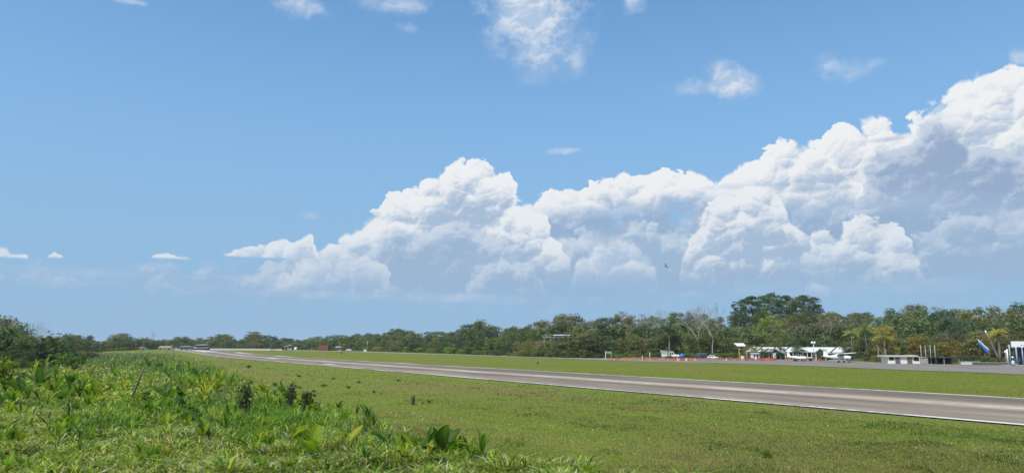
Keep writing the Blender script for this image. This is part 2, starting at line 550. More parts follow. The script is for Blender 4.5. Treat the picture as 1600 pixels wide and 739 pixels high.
def paint(name, col, rough=0.6, metal=0.0, grime=0.25, scale=1.2, spec=0.4, bump=0.0):
    """painted or plain surface with weathering"""
    if name in MATS:
        return MATS[name]
    m, g, out = material(name)
    tc = g.node('ShaderNodeTexCoord')
    v = E(g, tc.outputs['Object'])
    n = g.noise(v, scale, 6.0, 0.65)
    n2 = g.noise(v, scale * 9, 3.0, 0.6)
    k = (n - 0.5) * (2 * grime) + (n2 - 0.5) * grime + 1.0
    c = g.mix(1.0, col if len(col) == 4 else (*col, 1), g.vec(k, k, k * (1.0 - grime * 0.12)), 'MULTIPLY')
    b = g.node('ShaderNodeBsdfPrincipled')
    g.put(b.inputs['Base Color'], c)
    g.put(b.inputs['Roughness'], (n - 0.5) * 0.3 + rough)
    b.inputs['Metallic'].default_value = metal
    b.inputs['Specular IOR Level'].default_value = spec
    if bump:
        bn = g.node('ShaderNodeBump')
        bn.inputs['Strength'].default_value = bump
        g.put(bn.inputs['Height'], n2)
        g.t.links.new(bn.outputs[0], b.inputs['Normal'])
    g.t.links.new(b.outputs[0], out.inputs[0])
    MATS[name] = m
    return m

def leafy(name, attr=None, trans=0.35, spec=0.25, rough=0.55):
    """foliage: colour from the object's own colour and per-leaf tone, or from a colour attribute"""
    if name in MATS:
        return MATS[name]
    m, g, out = material(name)
    if attr:
        a = g.node('ShaderNodeAttribute', attribute_name=attr)
        c = E(g, a.outputs['Color'])
    else:
        oi = g.node('ShaderNodeObjectInfo')
        a = g.node('ShaderNodeAttribute', attribute_name='tone')
        f = E(g, a.outputs['Fac'])
        geo = g.node('ShaderNodeNewGeometry')
        n = g.noise(E(g, geo.outputs['Position']), 0.23, 3.0, 0.6)
        k = f * 0.9 + 0.55 + (n - 0.5) * 0.7
        warm = g.mix((f - 0.35) * 0.7, (1, 1, 1, 1), (1.14, 1.06, 0.80, 1))
        c = g.mix(1.0, g.mix(1.0, E(g, oi.outputs['Color']), warm, 'MULTIPLY'), g.vec(k, k, k), 'MULTIPLY')
    p = g.node('ShaderNodeBsdfPrincipled')
    g.put(p.inputs['Base Color'], c)
    p.inputs['Roughness'].default_value = rough
    p.inputs['Specular IOR Level'].default_value = spec
    tr = g.node('ShaderNodeBsdfTranslucent')
    g.put(tr.inputs['Color'], g.mix(1.0, c, (1.15, 1.25, 0.55, 1), 'MULTIPLY'))
    mx = g.node('ShaderNodeMixShader')
    mx.inputs[0].default_value = trans
    g.t.links.new(p.outputs[0], mx.inputs[1])
    g.t.links.new(tr.outputs[0], mx.inputs[2])
    g.t.links.new(mx.outputs[0], out.inputs[0])
    MATS[name] = m
    return m

def ground_material():
    m, g, out = material('turf')
    geo = g.node('ShaderNodeNewGeometry')
    pos = E(g, geo.outputs['Position'])
    sep = g.node('ShaderNodeSeparateXYZ')
    g.put(sep.inputs[0], pos)
    x, y = E(g, sep.outputs[0]), E(g, sep.outputs[1])
    off = x * RW_PER[0] + y * RW_PER[1]
    along = x * RW_DIR[0] + y * RW_DIR[1]
    q = g.vec(off, along * 0.35, 0.0)                         # mown strips run along the runway
    patch = g.noise(q, 0.055, 5.0, 0.6)
    mid = g.noise(q, 0.35, 5.0, 0.65)
    fine = g.noise(pos, 3.2, 6.0, 0.75)
    far_side = g.smooth(off, RW_FAR, RW_FAR + 1.0)
    fresh, lush, dry, soil = (0.145, 0.176, 0.025, 1), (0.128, 0.160, 0.014, 1), (0.195, 0.155, 0.050, 1), (0.11, 0.085, 0.045, 1)
    c = g.mix(far_side, fresh, lush)
    c = g.mix(g.smooth(patch + (mid - 0.5) * 0.5, 0.44, 0.68) * g.math('SUBTRACT', 0.9, far_side * 0.35), c, dry)
    c = g.mix(g.smooth(mid + (fine - 0.5) * 0.6, 0.60, 0.78, 0.0, 0.55), c, (0.075, 0.115, 0.024, 1))
    c = g.mix(g.smooth(mid - (fine - 0.5) * 0.5, 0.34, 0.22, 0.0, 0.5), c, soil)
    verge = g.smooth(g.math('ABSOLUTE', off - RW_MID), (RW_FAR - RW_NEAR) / 2 + 4.0, (RW_FAR - RW_NEAR) / 2 + 0.6)
    c = g.mix(verge * g.math('SUBTRACT', 0.45, far_side * 0.3), c, (0.150, 0.168, 0.052, 1))
    at_ = g.node('ShaderNodeAttribute', attribute_name='thatch_shade')
    c = g.mix(E(g, at_.outputs['Fac']) * 0.9, c, (0.052, 0.060, 0.022, 1))  # humus tint that also stands in for shade between the weeds
    k = (fine - 0.5) * 0.9 + 1.0
    c = g.mix(1.0, c, g.vec(k, k, k), 'MULTIPLY')
    b = g.node('ShaderNodeBsdfPrincipled')
    g.put(b.inputs['Base Color'], c)
    b.inputs['Roughness'].default_value = 0.9
    b.inputs['Specular IOR Level'].default_value = 0.1
    bn = g.node('ShaderNodeBump')
    bn.inputs['Strength'].default_value = 0.9
    bn.inputs['Distance'].default_value = 0.25
    g.put(bn.inputs['Height'], fine * 0.6 + mid)
    g.t.links.new(bn.outputs[0], b.inputs['Normal'])
    g.t.links.new(b.outputs[0], out.inputs[0])
    return m

def asphalt_material(name, kind):
    """pavement with streaks along the object's own y axis"""
    m, g, out = material(name)
    tc = g.node('ShaderNodeTexCoord')
    sep = g.node('ShaderNodeSeparateXYZ')
    g.t.links.new(tc.outputs['Object'], sep.inputs[0])
    x, y = E(g, sep.outputs[0]), E(g, sep.outputs[1])
    streak = g.noise(g.vec(x, y * 0.012, 3.0), 0.9, 6.0, 0.62)
    blot = g.noise(g.vec(x, y * 0.3, 7.0), 0.16, 5.0, 0.6)
    grit = g.noise(g.vec(x, y, 1.0), 7.0, 4.0, 0.7)
    if kind == 'runway':
        W = (RW_FAR - RW_NEAR)
        t = x * (1.0 / W)                                      # -0.5 near edge .. 0.5 far edge
        pts = [(-0.56, .46), (-0.45, .50), (-0.36, .42), (-0.24, .44), (-0.16, .34), (-0.11, .32), (-0.06, .62), (0.0, .82), (0.07, .78), (0.12, .52), (0.18, .30),
               (0.28, .34), (0.40, .30), (0.46, .36), (0.56, .30)]
        tone = g.curve(t + (streak - 0.5) * 0.05, pts, -0.6, 0.6, 0.0, 1.0)
        k = tone + (streak - 0.5) * 0.75 + (blot - 0.5) * 0.60 + (grit - 0.5) * 0.26
        # tyre rubber in the touchdown zone, cracks sealed with tar
        rubber = g.smooth(g.math('ABSOLUTE', t + 0.10), 0.12, 0.02) * g.smooth(streak, 0.45, 0.62) * 0.3
        c = g.mix(g.smooth(k, 0.0, 1.0), (0.076, 0.062, 0.047, 1), (0.41, 0.328, 0.236, 1))
        c = g.mix(rubber, c, (0.05, 0.048, 0.046, 1))
    elif kind == 'taxi':
        k = 0.5 + (streak - 0.5) * 0.5 + (blot - 0.5) * 0.5
        c = g.mix(g.smooth(k, 0.0, 1.0), (0.16, 0.16, 0.13, 1), (0.29, 0.27, 0.23, 1))
    else:
        k = 0.42 + (blot - 0.5) * 0.8 + (streak - 0.5) * 0.35 + (grit - 0.5) * 0.25
        c = g.mix(g.smooth(k, 0.0, 1.0), (0.150, 0.130, 0.108, 1), (0.28, 0.246, 0.205, 1))
    b = g.node('ShaderNodeBsdfPrincipled')
    g.put(b.inputs['Base Color'], c)
    g.put(b.inputs['Roughness'], 0.85 + (grit - 0.5) * 0.15)
    b.inputs['Specular IOR Level'].default_value = 0.25
    g.t.links.new(b.outputs[0], out.inputs[0])
    return m

def marking_material():
    m, g, out = material('runway_paint')
    geo = g.node('ShaderNodeNewGeometry')
    pos = E(g, geo.outputs['Position'])
    n = g.noise(pos, 0.8, 6.0, 0.7)
    n2 = g.noise(pos, 0.07, 3.0, 0.5)
    wear = g.smooth(n + (n2 - 0.5) * 0.8, 0.62, 0.42)
    c = g.mix(wear, (0.30, 0.28, 0.25, 1), (0.62, 0.60, 0.55, 1))
    b = g.node('ShaderNodeBsdfPrincipled')
    g.put(b.inputs['Base Color'], c)
    b.inputs['Roughness'].default_value = 0.75
    g.t.links.new(b.outputs[0], out.inputs[0])
    return m

# ------------------------------------------------------------------ ground, runway, apron
def axis(segs):
    out = []
    for a, b, st in segs:
        out += list(np.arange(a, b, st))
    out.append(segs[-1][1])
    return np.array(out)

WEED_EDGE = [(-400, 547.6), (150, 547.2), (252, 548), (300, 560), (335, 574), (372, 588), (420, 603), (470, 622), (520, 640), (560, 652), (610, 668), (650, 680), (700, 692), (760, 712), (830, 728), (900, 735), (1000, 742), (1100, 750), (1300, 800)]
def build_ground():
    xs = axis([(-9000, -2000, 700), (-2000, -700, 100), (-700, -200, 20), (-200, -60, 5), (-60, 70, 1.0), (70, 220, 5), (220, 700, 20), (700, 2000, 100), (2000, 9000, 700)])
    ys = axis([(-3000, -400, 400), (-400, -40, 40), (-40, 16, 4), (16, 75, 0.8), (75, 160, 3), (160, 700, 12), (700, 2000, 100), (2000, 14000, 800)])
    X, Y = np.meshgrid(xs, ys)
    Z = gz(X, Y) + bumps(X, Y) - 0.02
    n, m = len(xs), len(ys)
    idx = np.arange(n * m).reshape(m, n)
    f = np.stack([idx[:-1, :-1].ravel(), idx[:-1, 1:].ravel(), idx[1:, 1:].ravel(), idx[1:, :-1].ravel()], 1)
    me = np_mesh('ground', np.stack([X.ravel(), Y.ravel(), Z.ravel()], 1), [f], smooth=True)
    # dark soil under tall weeds, its colour also painting shade into the gaps
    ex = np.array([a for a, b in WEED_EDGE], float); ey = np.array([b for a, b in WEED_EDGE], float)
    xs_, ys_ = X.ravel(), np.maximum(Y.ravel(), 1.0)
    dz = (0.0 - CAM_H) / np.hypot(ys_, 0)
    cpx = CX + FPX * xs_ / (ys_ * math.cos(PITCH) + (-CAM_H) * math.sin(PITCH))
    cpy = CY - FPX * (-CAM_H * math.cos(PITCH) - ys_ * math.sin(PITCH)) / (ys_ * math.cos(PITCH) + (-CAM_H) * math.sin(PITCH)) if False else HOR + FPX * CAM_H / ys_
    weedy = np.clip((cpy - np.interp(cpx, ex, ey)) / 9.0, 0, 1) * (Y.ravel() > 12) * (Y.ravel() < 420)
    a = me.attributes.new('thatch_shade', 'FLOAT', 'POINT')
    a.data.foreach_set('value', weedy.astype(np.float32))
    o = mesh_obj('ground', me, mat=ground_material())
    tag(o, 'wide flat airfield of patchy green and dry grass', kind='structure')

def strip(name, mat, o0, o1, s0, s1, z, ragged=0.0, seed=0):
    """sheet on the runway's own axes: x across, y along"""
    n = max(2, int((s1 - s0) / 6) + 1)
    ss = np.linspace(s0, s1, n)
    k = max(2, int(abs(o1 - o0) / 3) + 1)
    vs = []
    for i, s in enumerate(ss):
        for j in range(k):
            o = o0 + (o1 - o0) * j / (k - 1)
            X, Y = rw(o, s)
            vs.append((o - RW_MID, s, float(gz(X, Y)) + z))
    idx = np.arange(n * k).reshape(n, k)
    f = np.stack([idx[:-1, :-1].ravel(), idx[:-1, 1:].ravel(), idx[1:, 1:].ravel(), idx[1:, :-1].ravel()], 1)
    me = np_mesh(name, np.array(vs), [f])
    o = mesh_obj(name, me, mat=mat)
    o.location = (RW_PER[0] * RW_MID, RW_PER[1] * RW_MID, 0)
    o.rotation_euler = (0, 0, RW_ANG)
    return o

def build_pavement():
    ra = asphalt_material('runway_asphalt', 'runway')
    wp = marking_material()
    r = strip('runway', ra, RW_NEAR - 0.55, RW_FAR + 0.6, -260, RW_END, 0.03)
    tag(r, 'long worn grey asphalt runway with a paler middle', kind='structure')
    def mark(name, lab, *a):
        tag(strip(name, wp, *a), lab, kind='structure')
    mark('edge_line', 'white line along the near edge of the runway', RW_NEAR - 0.45, RW_NEAR + 0.38, -260, RW_END, 0.038)
    mark('edge_line', 'white line along the far edge of the runway', RW_FAR - 0.35, RW_FAR + 0.40, -260, RW_END, 0.038)
    s = rw_s(1390, RW_MID) - 17.8 * 5
    L = CAM_H / 3.6
    k = 0
    while s < RW_END - 20:
        mark('centre_line', 'faded white dash of the runway centre line', RW_MID - 0.33, RW_MID + 0.33, s, s + 10.0 * L, 0.038)
        s += 17.8 * L
    W = RW_FAR - RW_NEAR
    for px0, px1, a, b in ((512, 530, .12, .20), (424, 438, .34, .46), (312, 336, .30, .62), (376, 400, .86, 1.02), (432, 460, .97, 1.06), (614, 650, .96, 1.03), (560, 590, .98, 1.03)):
        o = RW_NEAR + W * (a + b) / 2
        s1, s0 = rw_s(px0, o), rw_s(px1, o)
        mark('touchdown_bar', 'short white bar painted on the runway', RW_NEAR + W * a, RW_NEAR + W * b, s0, s1, 0.044)
    # pale parallel taxiway, and the thin worn track in the grass
    tx = asphalt_material('taxiway_concrete', 'taxi')
    def ribbon(name, px_pts, width, z, mat, lab):
        P = [at(a, b) for a, b in px_pts]
        vs = []
        for i, p in enumerate(P):
            d = (P[min(i + 1, len(P) - 1)] - P[max(i - 1, 0)]); d.z = 0; d.normalize()
            nrm = Vector((-d.y, d.x, 0))
            w = width if not isinstance(width, (list, tuple)) else width[i]
            for sgn in (-1, -0.33, 0.33, 1):
                q = p + nrm * (w / 2 * sgn)
                vs.append((q.x, q.y, float(gz(q.x, q.y)) + z))
        n = len(P)
        idx = np.arange(n * 4).reshape(n, 4)
        f = np.stack([idx[:-1, :-1].ravel(), idx[:-1, 1:].ravel(), idx[1:, 1:].ravel(), idx[1:, :-1].ravel()], 1)
        o = mesh_obj(name, np_mesh(name, np.array(vs), [f[:, ::-1]]), mat=mat)
        tag(o, lab, kind='structure')
    def dense(pts, n):
        q = []
        for (a, b), (c, d) in zip(pts[:-1], pts[1:]):
            for i in range(n):
                q.append((a + (c - a) * i / n, b + (d - b) * i / n))
        return q + [pts[-1]]
    ribbon('taxiway', dense([(330, 545.8), (450, 547.2), (570, 549.6), (690, 553.3), (820, 557.2), (950, 561.0)], 6), 13.0, 0.02, tx, 'pale narrow taxiway running below the tree line')
    ribbon('worn_track', dense([(640, 566.2), (780, 569.3), (900, 570.0), (1010, 570.3), (1100, 569.0)], 5), 1.5, 0.022, tx, 'thin pale track worn through the mown grass')
    near = [(905, 561.8), (960, 563.3), (1000, 564.8), (1080, 566.3), (1160, 568.2), (1280, 572.2), (1345, 575.0), (1380, 576.6), (1500, 581.0), (1600, 585.0), (1760, 592.0), (1950, 600.0)]
    far = [(905, 559.0), (960, 559.3), (1000, 559.6), (1080, 559.9), (1160, 560.6), (1280, 562.2), (1345, 564.4), (1380, 567.2), (1500, 569.0), (1600, 571.0), (1760, 576.0), (1950, 582.0)]
    near, far = dense(near, 3), dense(far, 3)
    vs = []
    for i, (a, b) in enumerate(zip(near, far)):
        A, B = at(*a), at(*b)
        wob = 0.5 * math.sin(i * 1.7) + 0.4 * math.sin(i * 4.1)
        A.y += wob
        for t in (0, .25, .5, .75, 1):
            q = A.lerp(B, t)
            vs.append((q.x, q.y, float(gz(q.x, q.y)) + 0.026))
    n = len(near)
    idx = np.arange(n * 5).reshape(n, 5)
    f = np.stack([idx[:-1, :-1].ravel(), idx[1:, :-1].ravel(), idx[1:, 1:].ravel(), idx[:-1, 1:].ravel()], 1)
    o = mesh_obj('apron', np_mesh('apron', np.array(vs), [f]), mat=asphalt_material('apron_asphalt', 'apron'))
    tag(o, 'grey tarmac apron in front of the terminal buildings', kind='structure')

build_ground()
build_pavement()
# ------------------------------------------------------------------ foliage meshes
def cards(rng, centers, normals, size, tones, aspect=1.5, jitter=0.8):
    """one bent quad per leaf clump"""
    n = len(centers)
    nr = normals + rng.normal(0, jitter, (n, 3))
    nr /= np.linalg.norm(nr, axis=1, keepdims=True) + 1e-9
    t = rng.normal(0, 1, (n, 3))
    t -= nr * (t * nr).sum(1, keepdims=True)
    t /= np.linalg.norm(t, axis=1, keepdims=True) + 1e-9
    b = np.cross(nr, t)
    s = (size * rng.uniform(0.55, 1.35, n))[:, None]
    a = t * s * aspect * 0.5
    w = b * s * 0.5
    v = np.stack([centers - a, centers + w * rng.uniform(.7, 1.1, (n, 1)), centers + a, centers - w * rng.uniform(.7, 1.1, (n, 1))], 1).reshape(-1, 3)
    f = np.arange(4 * n).reshape(n, 4)
    return v, f, tones

def crown(name, seed, blobs, leaf, density, tone_j=0.22, inner=0.15):
    """blobs: (x,y,z,rx,rz); leaves sit in the outer shell of every blob"""
    rng = np.random.default_rng(seed)
    Cs, Ns, Ts = [], [], []
    for (x, y, z, rx, rz) in blobs:
        n = int(density * (rx * rx + 2 * rx * rz) / (leaf * leaf) * 0.9) + 8
        d = rng.normal(0, 1, (n, 3)); d /= np.linalg.norm(d, axis=1, keepdims=True)
        d[:, 2] = np.where(d[:, 2] < -0.35, -d[:, 2] * 0.4, d[:, 2])
        rad = np.where(rng.random(n) < inner, rng.uniform(0.3, 0.8, n), rng.uniform(0.78, 1.12, n))
        p = d * rad[:, None] * np.array([rx, rx, rz]) + np.array([x, y, z])
        Cs.append(p); Ns.append(d + np.array([0, 0, 0.35]))
        Ts.append(np.clip(rng.normal(0.45, 0.1) + rng.normal(0, tone_j, n), 0, 1))
    C, N, T = np.concatenate(Cs), np.concatenate(Ns), np.concatenate(Ts)
    v, f, t = cards(rng, C, N, leaf, T)
    return np_mesh(name, v, [f], {'tone': ('FLOAT', 'FACE', t)})

def limbs(name, seed, tips, base_r, fork=0.35, sway=0.05, n=6):
    """tapered trunk that forks into a limb for every tip"""
    rng = random.Random(seed)
    mb = MB()
    top = Vector((rng.uniform(-sway, sway), rng.uniform(-sway, sway), fork))
    mb.tube([(0, 0, -0.03), (top.x * .2, top.y * .3, fork * .35), (top.x * .7, top.y * .6, fork * .7), top], [base_r * 1.35, base_r, base_r * .85, base_r * .7], n)
    for t in tips:
        t = Vector(t)
        m = top.lerp(t, 0.5) + Vector((rng.uniform(-.04, .04), rng.uniform(-.04, .04), rng.uniform(-.03, .05)))
        mb.tube([top, m, t], [base_r * .55, base_r * .36, base_r * .12], 5)
    return mb.mesh(name)

def blob_tree(seed, kind):
    """unit tree, 1 high"""
    rng = random.Random(seed)
    bl = []
    if kind == 'round':
        for i in range(40):
            a = rng.uniform(0, 6.283); r = 0.33 * math.sqrt(rng.random()); z = 0.20 + 0.70 * rng.random()
            lim = math.sqrt(max(0.12, 1 - ((z - 0.55) / 0.50) ** 2))
            s = rng.uniform(0.07, 0.17)
            bl.append((math.cos(a) * r * lim * 1.15, math.sin(a) * r * lim * 1.15, min(z, 0.97 - s * .8), s, s * .78))
        bl.append((0, 0, 0.58, 0.27, 0.30))
    elif kind == 'low':                                      # leafy to the ground
        for i in range(46):
            a = rng.uniform(0, 6.283); r = 0.38 * math.sqrt(rng.random()); z = 0.10 + 0.78 * rng.random()
            lim = math.sqrt(max(0.1, 1 - ((z - 0.42) / 0.62) ** 2))
            s = rng.uniform(0.085, 0.16)
            bl.append((math.cos(a) * r * lim * 1.2, math.sin(a) * r * lim * 1.2, min(z, 0.97 - s * .8), s, s * .8))
        bl.append((0, 0, 0.42, 0.32, 0.38))
    elif kind == 'umbrella':
        for i in range(40):
            a = rng.uniform(0, 6.283); r = 0.46 * math.sqrt(rng.random()); z = 0.86 - 0.55 * r * r / 0.21 * 0.35 + rng.uniform(-.05, .05)
            s = rng.uniform(0.09, 0.17)
            bl.append((math.cos(a) * r, math.sin(a) * r, min(z - (0.22 if i % 3 == 0 else 0), 0.97 - s * .5), s, s * .55))
    elif kind == 'tall':
        for i in range(24):
            a = rng.uniform(0, 6.283); z = 0.42 + 0.5 * rng.random(); r = 0.17 * math.sqrt(rng.random()) * (1.15 - abs(z - .65))
            s = rng.uniform(0.07, 0.12)
            bl.append((math.cos(a) * r, math.sin(a) * r, min(z, 0.97 - s), s, s * 0.9))
        bl.append((0, 0, 0.66, 0.13, 0.24))
    elif kind == 'pine':
        for i in range(64):
            z = 0.24 + 0.72 * rng.random() ** 1.1; a = rng.uniform(0, 6.283)
            lim = 0.23 * (1 - ((z - 0.50) / 0.52) ** 2) + 0.03
            r = lim * math.sqrt(rng.random()); s = rng.uniform(0.055, 0.095)
            bl.append((math.cos(a) * r, math.sin(a) * r, min(z, 0.98 - s), s, s * .72))
    elif kind == 'spire':
        for i in range(34):
            z = 0.12 + 0.84 * rng.random() ** 0.85; a = rng.uniform(0, 6.283)
            lim = 0.20 * (1.02 - z) + 0.015
            r = lim * rng.uniform(.35, 1); s = 0.035 + 0.07 * (1.0 - z)
            bl.append((math.cos(a) * r, math.sin(a) * r, z, s, s * .8))
    elif kind == 'open':                                      # airy, gaps between its clumps
        for i in range(17):
            a = rng.uniform(0, 6.283); r = rng.uniform(.1, .40); z = 0.42 + 0.5 * rng.random() - r * .25
            s = rng.uniform(0.05, 0.10)
            bl.append((math.cos(a) * r, math.sin(a) * r, min(z, 0.96 - s * .6), s, s * .6))
    leaf = {'round': .034, 'low': .036, 'umbrella': .032, 'tall': .030, 'pine': .024, 'spire': .026, 'open': .028}[kind]
    dens = {'round': 1.25, 'low': 1.2, 'umbrella': 1.2, 'tall': 1.3, 'pine': 1.5, 'spire': 1.5, 'open': 1.3}[kind]
    cm = crown('crown', seed, bl, leaf * .80, dens)
    pick = sorted(bl, key=lambda b: rng.random())[:9 if kind != 'spire' else 3]
    fork = {'round': .34, 'low': .18, 'umbrella': .45, 'tall': .42, 'pine': .5, 'spire': .6, 'open': .36}[kind]
    tm = limbs('trunk', seed, [(b[0], b[1], max(b[2], fork + .05)) for b in pick], {'pine': .014, 'spire': .016, 'tall': .016}.get(kind, .022), fork)
    return cm, tm

def bare_tree(seed, twigs=1.0, leaf_n=0, spread=0.34, fork=0.30):
    """unit tree of branching limbs, nearly leafless"""
    rng = random.Random(seed)
    mb, ends = MB(), []
    def grow(p, d, length, r, depth):
        q = p + d * length
        mid = p.lerp(q, .5) + Vector((rng.uniform(-1, 1), rng.uniform(-1, 1), rng.uniform(-.5, 1))) * length * .09
        mb.tube([p, mid, q], [r, r * .82, r * .62], 5 if depth < 2 else 3, cap=False)
        if depth >= 5:
            ends.append(q); return
        for k in range(2 if rng.random() < 0.62 else 3):
            a = rng.uniform(0, 6.283); b = rng.uniform(.28, .75) * (1 + spread * .5)
            o = d.orthogonal().normalized(); o2 = d.cross(o)
            nd = (d * math.cos(b) + (o * math.cos(a) + o2 * math.sin(a)) * math.sin(b) + Vector((0, 0, .22))).normalized()
            grow(q, nd, length * rng.uniform(.58, .85), r * .62, depth + 1)
    grow(Vector((0, 0, -.02)), Vector((rng.uniform(-.08, .08), rng.uniform(-.08, .08), 1)).normalized(), fork, .0115, 0)
    mx = max(v[2] for v in mb.v)
    mb.v = [(x / mx, y / mx, z / mx) for x, y, z in mb.v]
    tm = mb.mesh('trunk')
    nrng = np.random.default_rng(seed)
    E_ = np.array([[e.x / mx, e.y / mx, e.z / mx] for e in ends])
    n = max(leaf_n, 1)
    k = nrng.integers(0, len(E_), n)
    if leaf_n < 0: k = k[:0]
    c = E_[k] + nrng.normal(0, .022, (len(k), 3))
    v, f, t = cards(nrng, c, np.tile([0, 0, 1.0], (len(k), 1)), .02, nrng.uniform(.2, .8, len(k)))
    return np_mesh('crown', v, [f], {'tone': ('FLOAT', 'FACE', t)}), tm

def frond_mesh(seed, length=1.0, droop=0.7, width=0.16, n=17):
    """pinnate palm frond along +x: a rib with leaflets hanging off both sides"""
    rng = np.random.default_rng(seed)
    vs, fs, tone = [], [], []
    prev = None
    def rib(t):
        return np.array([length * (t - 0.10 * droop * t * t * 2), 0, length * (0.42 * t - droop * 0.85 * t ** 2.2)])
    for i in range(n):
        t = (i + .4) / n
        p = rib(t)
        w = width * length * (math.sin(math.pi * min(1, t * .86 + .10)) ** .7) * 1.5
        for s in (-1, 1):
            tip = p + np.array([w * .55, s * w, -w * (0.45 + 0.3 * rng.random())])
            e = np.array([length / n * .55, 0, 0])
            b = len(vs)
            vs += [p - e * .5, p + e * .7, tip]
            fs.append((b, b + 1, b + 2)); tone.append(rng.uniform(.25, .8))
    rb = [rib(i / 6) for i in range(7)]
    F3 = np.array(fs)
    b = len(vs)
    q = []
    for i, p in enumerate(rb):
        r = .014 * length * (1.1 - i / 6)
        vs += [p + [0, r, 0], p + [0, -r, 0], p + [0, 0, r]]
        if i:
            o, c = b + 3 * (i - 1), b + 3 * i
            for k in range(3):
                q.append((o + k, o + (k + 1) % 3, c + (k + 1) % 3, c + k)); tone.append(.6)
    return np_mesh('frond', np.array(vs), [F3, np.array(q)], {'tone': ('FLOAT', 'FACE', np.array(tone))})

LEAF = leafy('tree_leaves')
BARK = {}
def bark(name, col):
    if name not in BARK:
        BARK[name] = paint('bark_' + name, col, .9, grime=.35, scale=3.0, spec=.1)
    return BARK[name]
B_BROWN, B_PALE = bark('brown', (.10, .075, .055)), bark('pale', (.36, .335, .29))
B_GREY = bark('grey', (.22, .20, .175))

PROTO = {}
def proto(kind, i):
    k = (kind, i)
    if k not in PROTO:
        if kind == 'bare':
            PROTO[k] = bare_tree(900 + i, leaf_n=30 if i % 2 else 10)
        elif kind == 'sparse':
            PROTO[k] = bare_tree(700 + i, leaf_n=420, spread=.5, fork=.24)
        else:
            PROTO[k] = blob_tree(100 * len(kind) + 17 * i + ord(kind[0]), kind)
        c, t = PROTO[k]
        c.materials.append(LEAF)
    return PROTO[k]
NVAR = {'round': 4, 'low': 4, 'umbrella': 3, 'tall': 2, 'pine': 3, 'spire': 1, 'open': 2, 'bare': 4, 'sparse': 3}

# colours of the foliage (albedo)
GREENS = {
    'dark green': (.080, .122, .046), 'mid green': (.125, .172, .056), 'olive': (.172, .188, .072), 'grey-brown': (.225, .200, .130),
    'yellow-green': (.215, .265, .055), 'bright green': (.165, .280, .048), 'blue-green': (.085, .135, .072), 'brownish green': (.172, .170, .086), 'ochre': (.26, .215, .050), 'gold': (.46, .38, .075), 'pale palm': (.27, .31, .09),
}
WORD = {'round': ('broadleaf_tree', 'rounded tree', 'tree'), 'low': ('bushy_tree', 'bushy tree', 'tree'), 'umbrella': ('spreading_tree', 'flat-topped tree', 'tree'),
        'tall': ('slender_tree', 'slender tree', 'tree'), 'pine': ('pine_tree', 'tall pine', 'tree'), 'spire': ('conifer', 'pointed conifer', 'tree'),
        'open': ('airy_tree', 'airy open tree', 'tree'), 'bare': ('bare_tree', 'leafless pale tree', 'tree'), 'sparse': ('sparse_tree', 'half-bare twiggy tree', 'tree')}
ORD = ['first', 'second', 'third', 'fourth', 'fifth', 'sixth', 'seventh', 'eighth', 'ninth', 'tenth', 'eleventh', 'twelfth', 'thirteenth', 'fourteenth', 'fifteenth',
       'sixteenth', 'seventeenth', 'eighteenth', 'nineteenth', 'twentieth'] + ['%d%s' % (i, {1: 'st', 2: 'nd', 3: 'rd'}.get(i % 10, 'th')) for i in range(21, 200)]
PENDING = {}
def queue_label(o, px, prefix, where):
    """label finished once all neighbours are known: counted from the left within its place"""
    PENDING.setdefault(where, []).append((px, prefix, o))
def finish_labels():
    for where, lst in PENDING.items():
        lst.sort(key=lambda q: q[0])
        for i, (px, prefix, o) in enumerate(lst):
            o['label'] = '%s %s, %s from left' % (prefix, where, ORD[i]) if len(lst) > 1 else '%s %s' % (prefix, where)

REGION = [(118, 'at the left edge'), (212, 'around the far white house'), (330, 'behind the runway-end huts'), (480, 'left of the tilted shed'),
          (575, 'around the red block'), (700, 'right of the red block'), (830, 'left of hilltop house'), (915, 'around hilltop house'), (1010, 'behind goal-shaped frame'),
          (1135, 'behind parked vehicles'), (1290, 'behind the terminal'), (1392, 'behind the high-wing plane'), (1478, 'behind cream building'), (9999, 'behind the blue flag')]
def region(px):
    for lim, r in REGION:
        if px < lim:
            return r

TREE_N = {}
def tree(kind, px, y, top, width, colour, row, rng, group='trees behind the airfield', loc=None, trunk=None, base_dz=0.0):
    """top: photo row of its tip; width: crown width in photo pixels"""
    D0 = at(px, base_at(px)).y
    if not y:
        y = at(px, base_at(px) + .7).y
    p = loc or at_y(px, y)
    h = max(height_to(p, top), 1.2)
    cm, tm = proto(kind, rng.randrange(NVAR[kind]))
    name, word, cat = WORD[kind]
    nat = {'round': .78, 'low': .95, 'umbrella': 1.08, 'tall': .44, 'pine': .46, 'spire': .42, 'open': .85, 'bare': .7, 'sparse': .75}[kind]
    w = width / FPX * p.y / nat
    if kind in ('bare', 'sparse'): w = h * rng.uniform(.85, 1.05) * (width / max(width, 1))
    root = empty(name, (p.x, p.y, p.z + base_dz), rng.uniform(0, 6.283))
    root.scale = (w, w, h)
    r, g, b = GREENS[colour]
    k = rng.uniform(.82, 1.2)
    c = mesh_obj('crown', cm, root)
    k *= 1.12 if px < 118 else 1.05
    c.color = (r * k * rng.uniform(.96, 1.14), g * k, b * k * rng.uniform(.78, 1.02), 1)
    t = mesh_obj('trunk', tm, root)
    bm_ = trunk or (B_PALE if kind == 'bare' else B_GREY if kind in ('sparse', 'open', 'umbrella') else B_BROWN)
    if len(tm.materials) == 0:
        tm.materials.append(bm_)
    t.material_slots[0].link = 'OBJECT'
    t.material_slots[0].material = bm_
    tag(root, None, cat, group)
    queue_label(root, px, '%s %s in %s' % (colour, word, row), region(px))
    return root

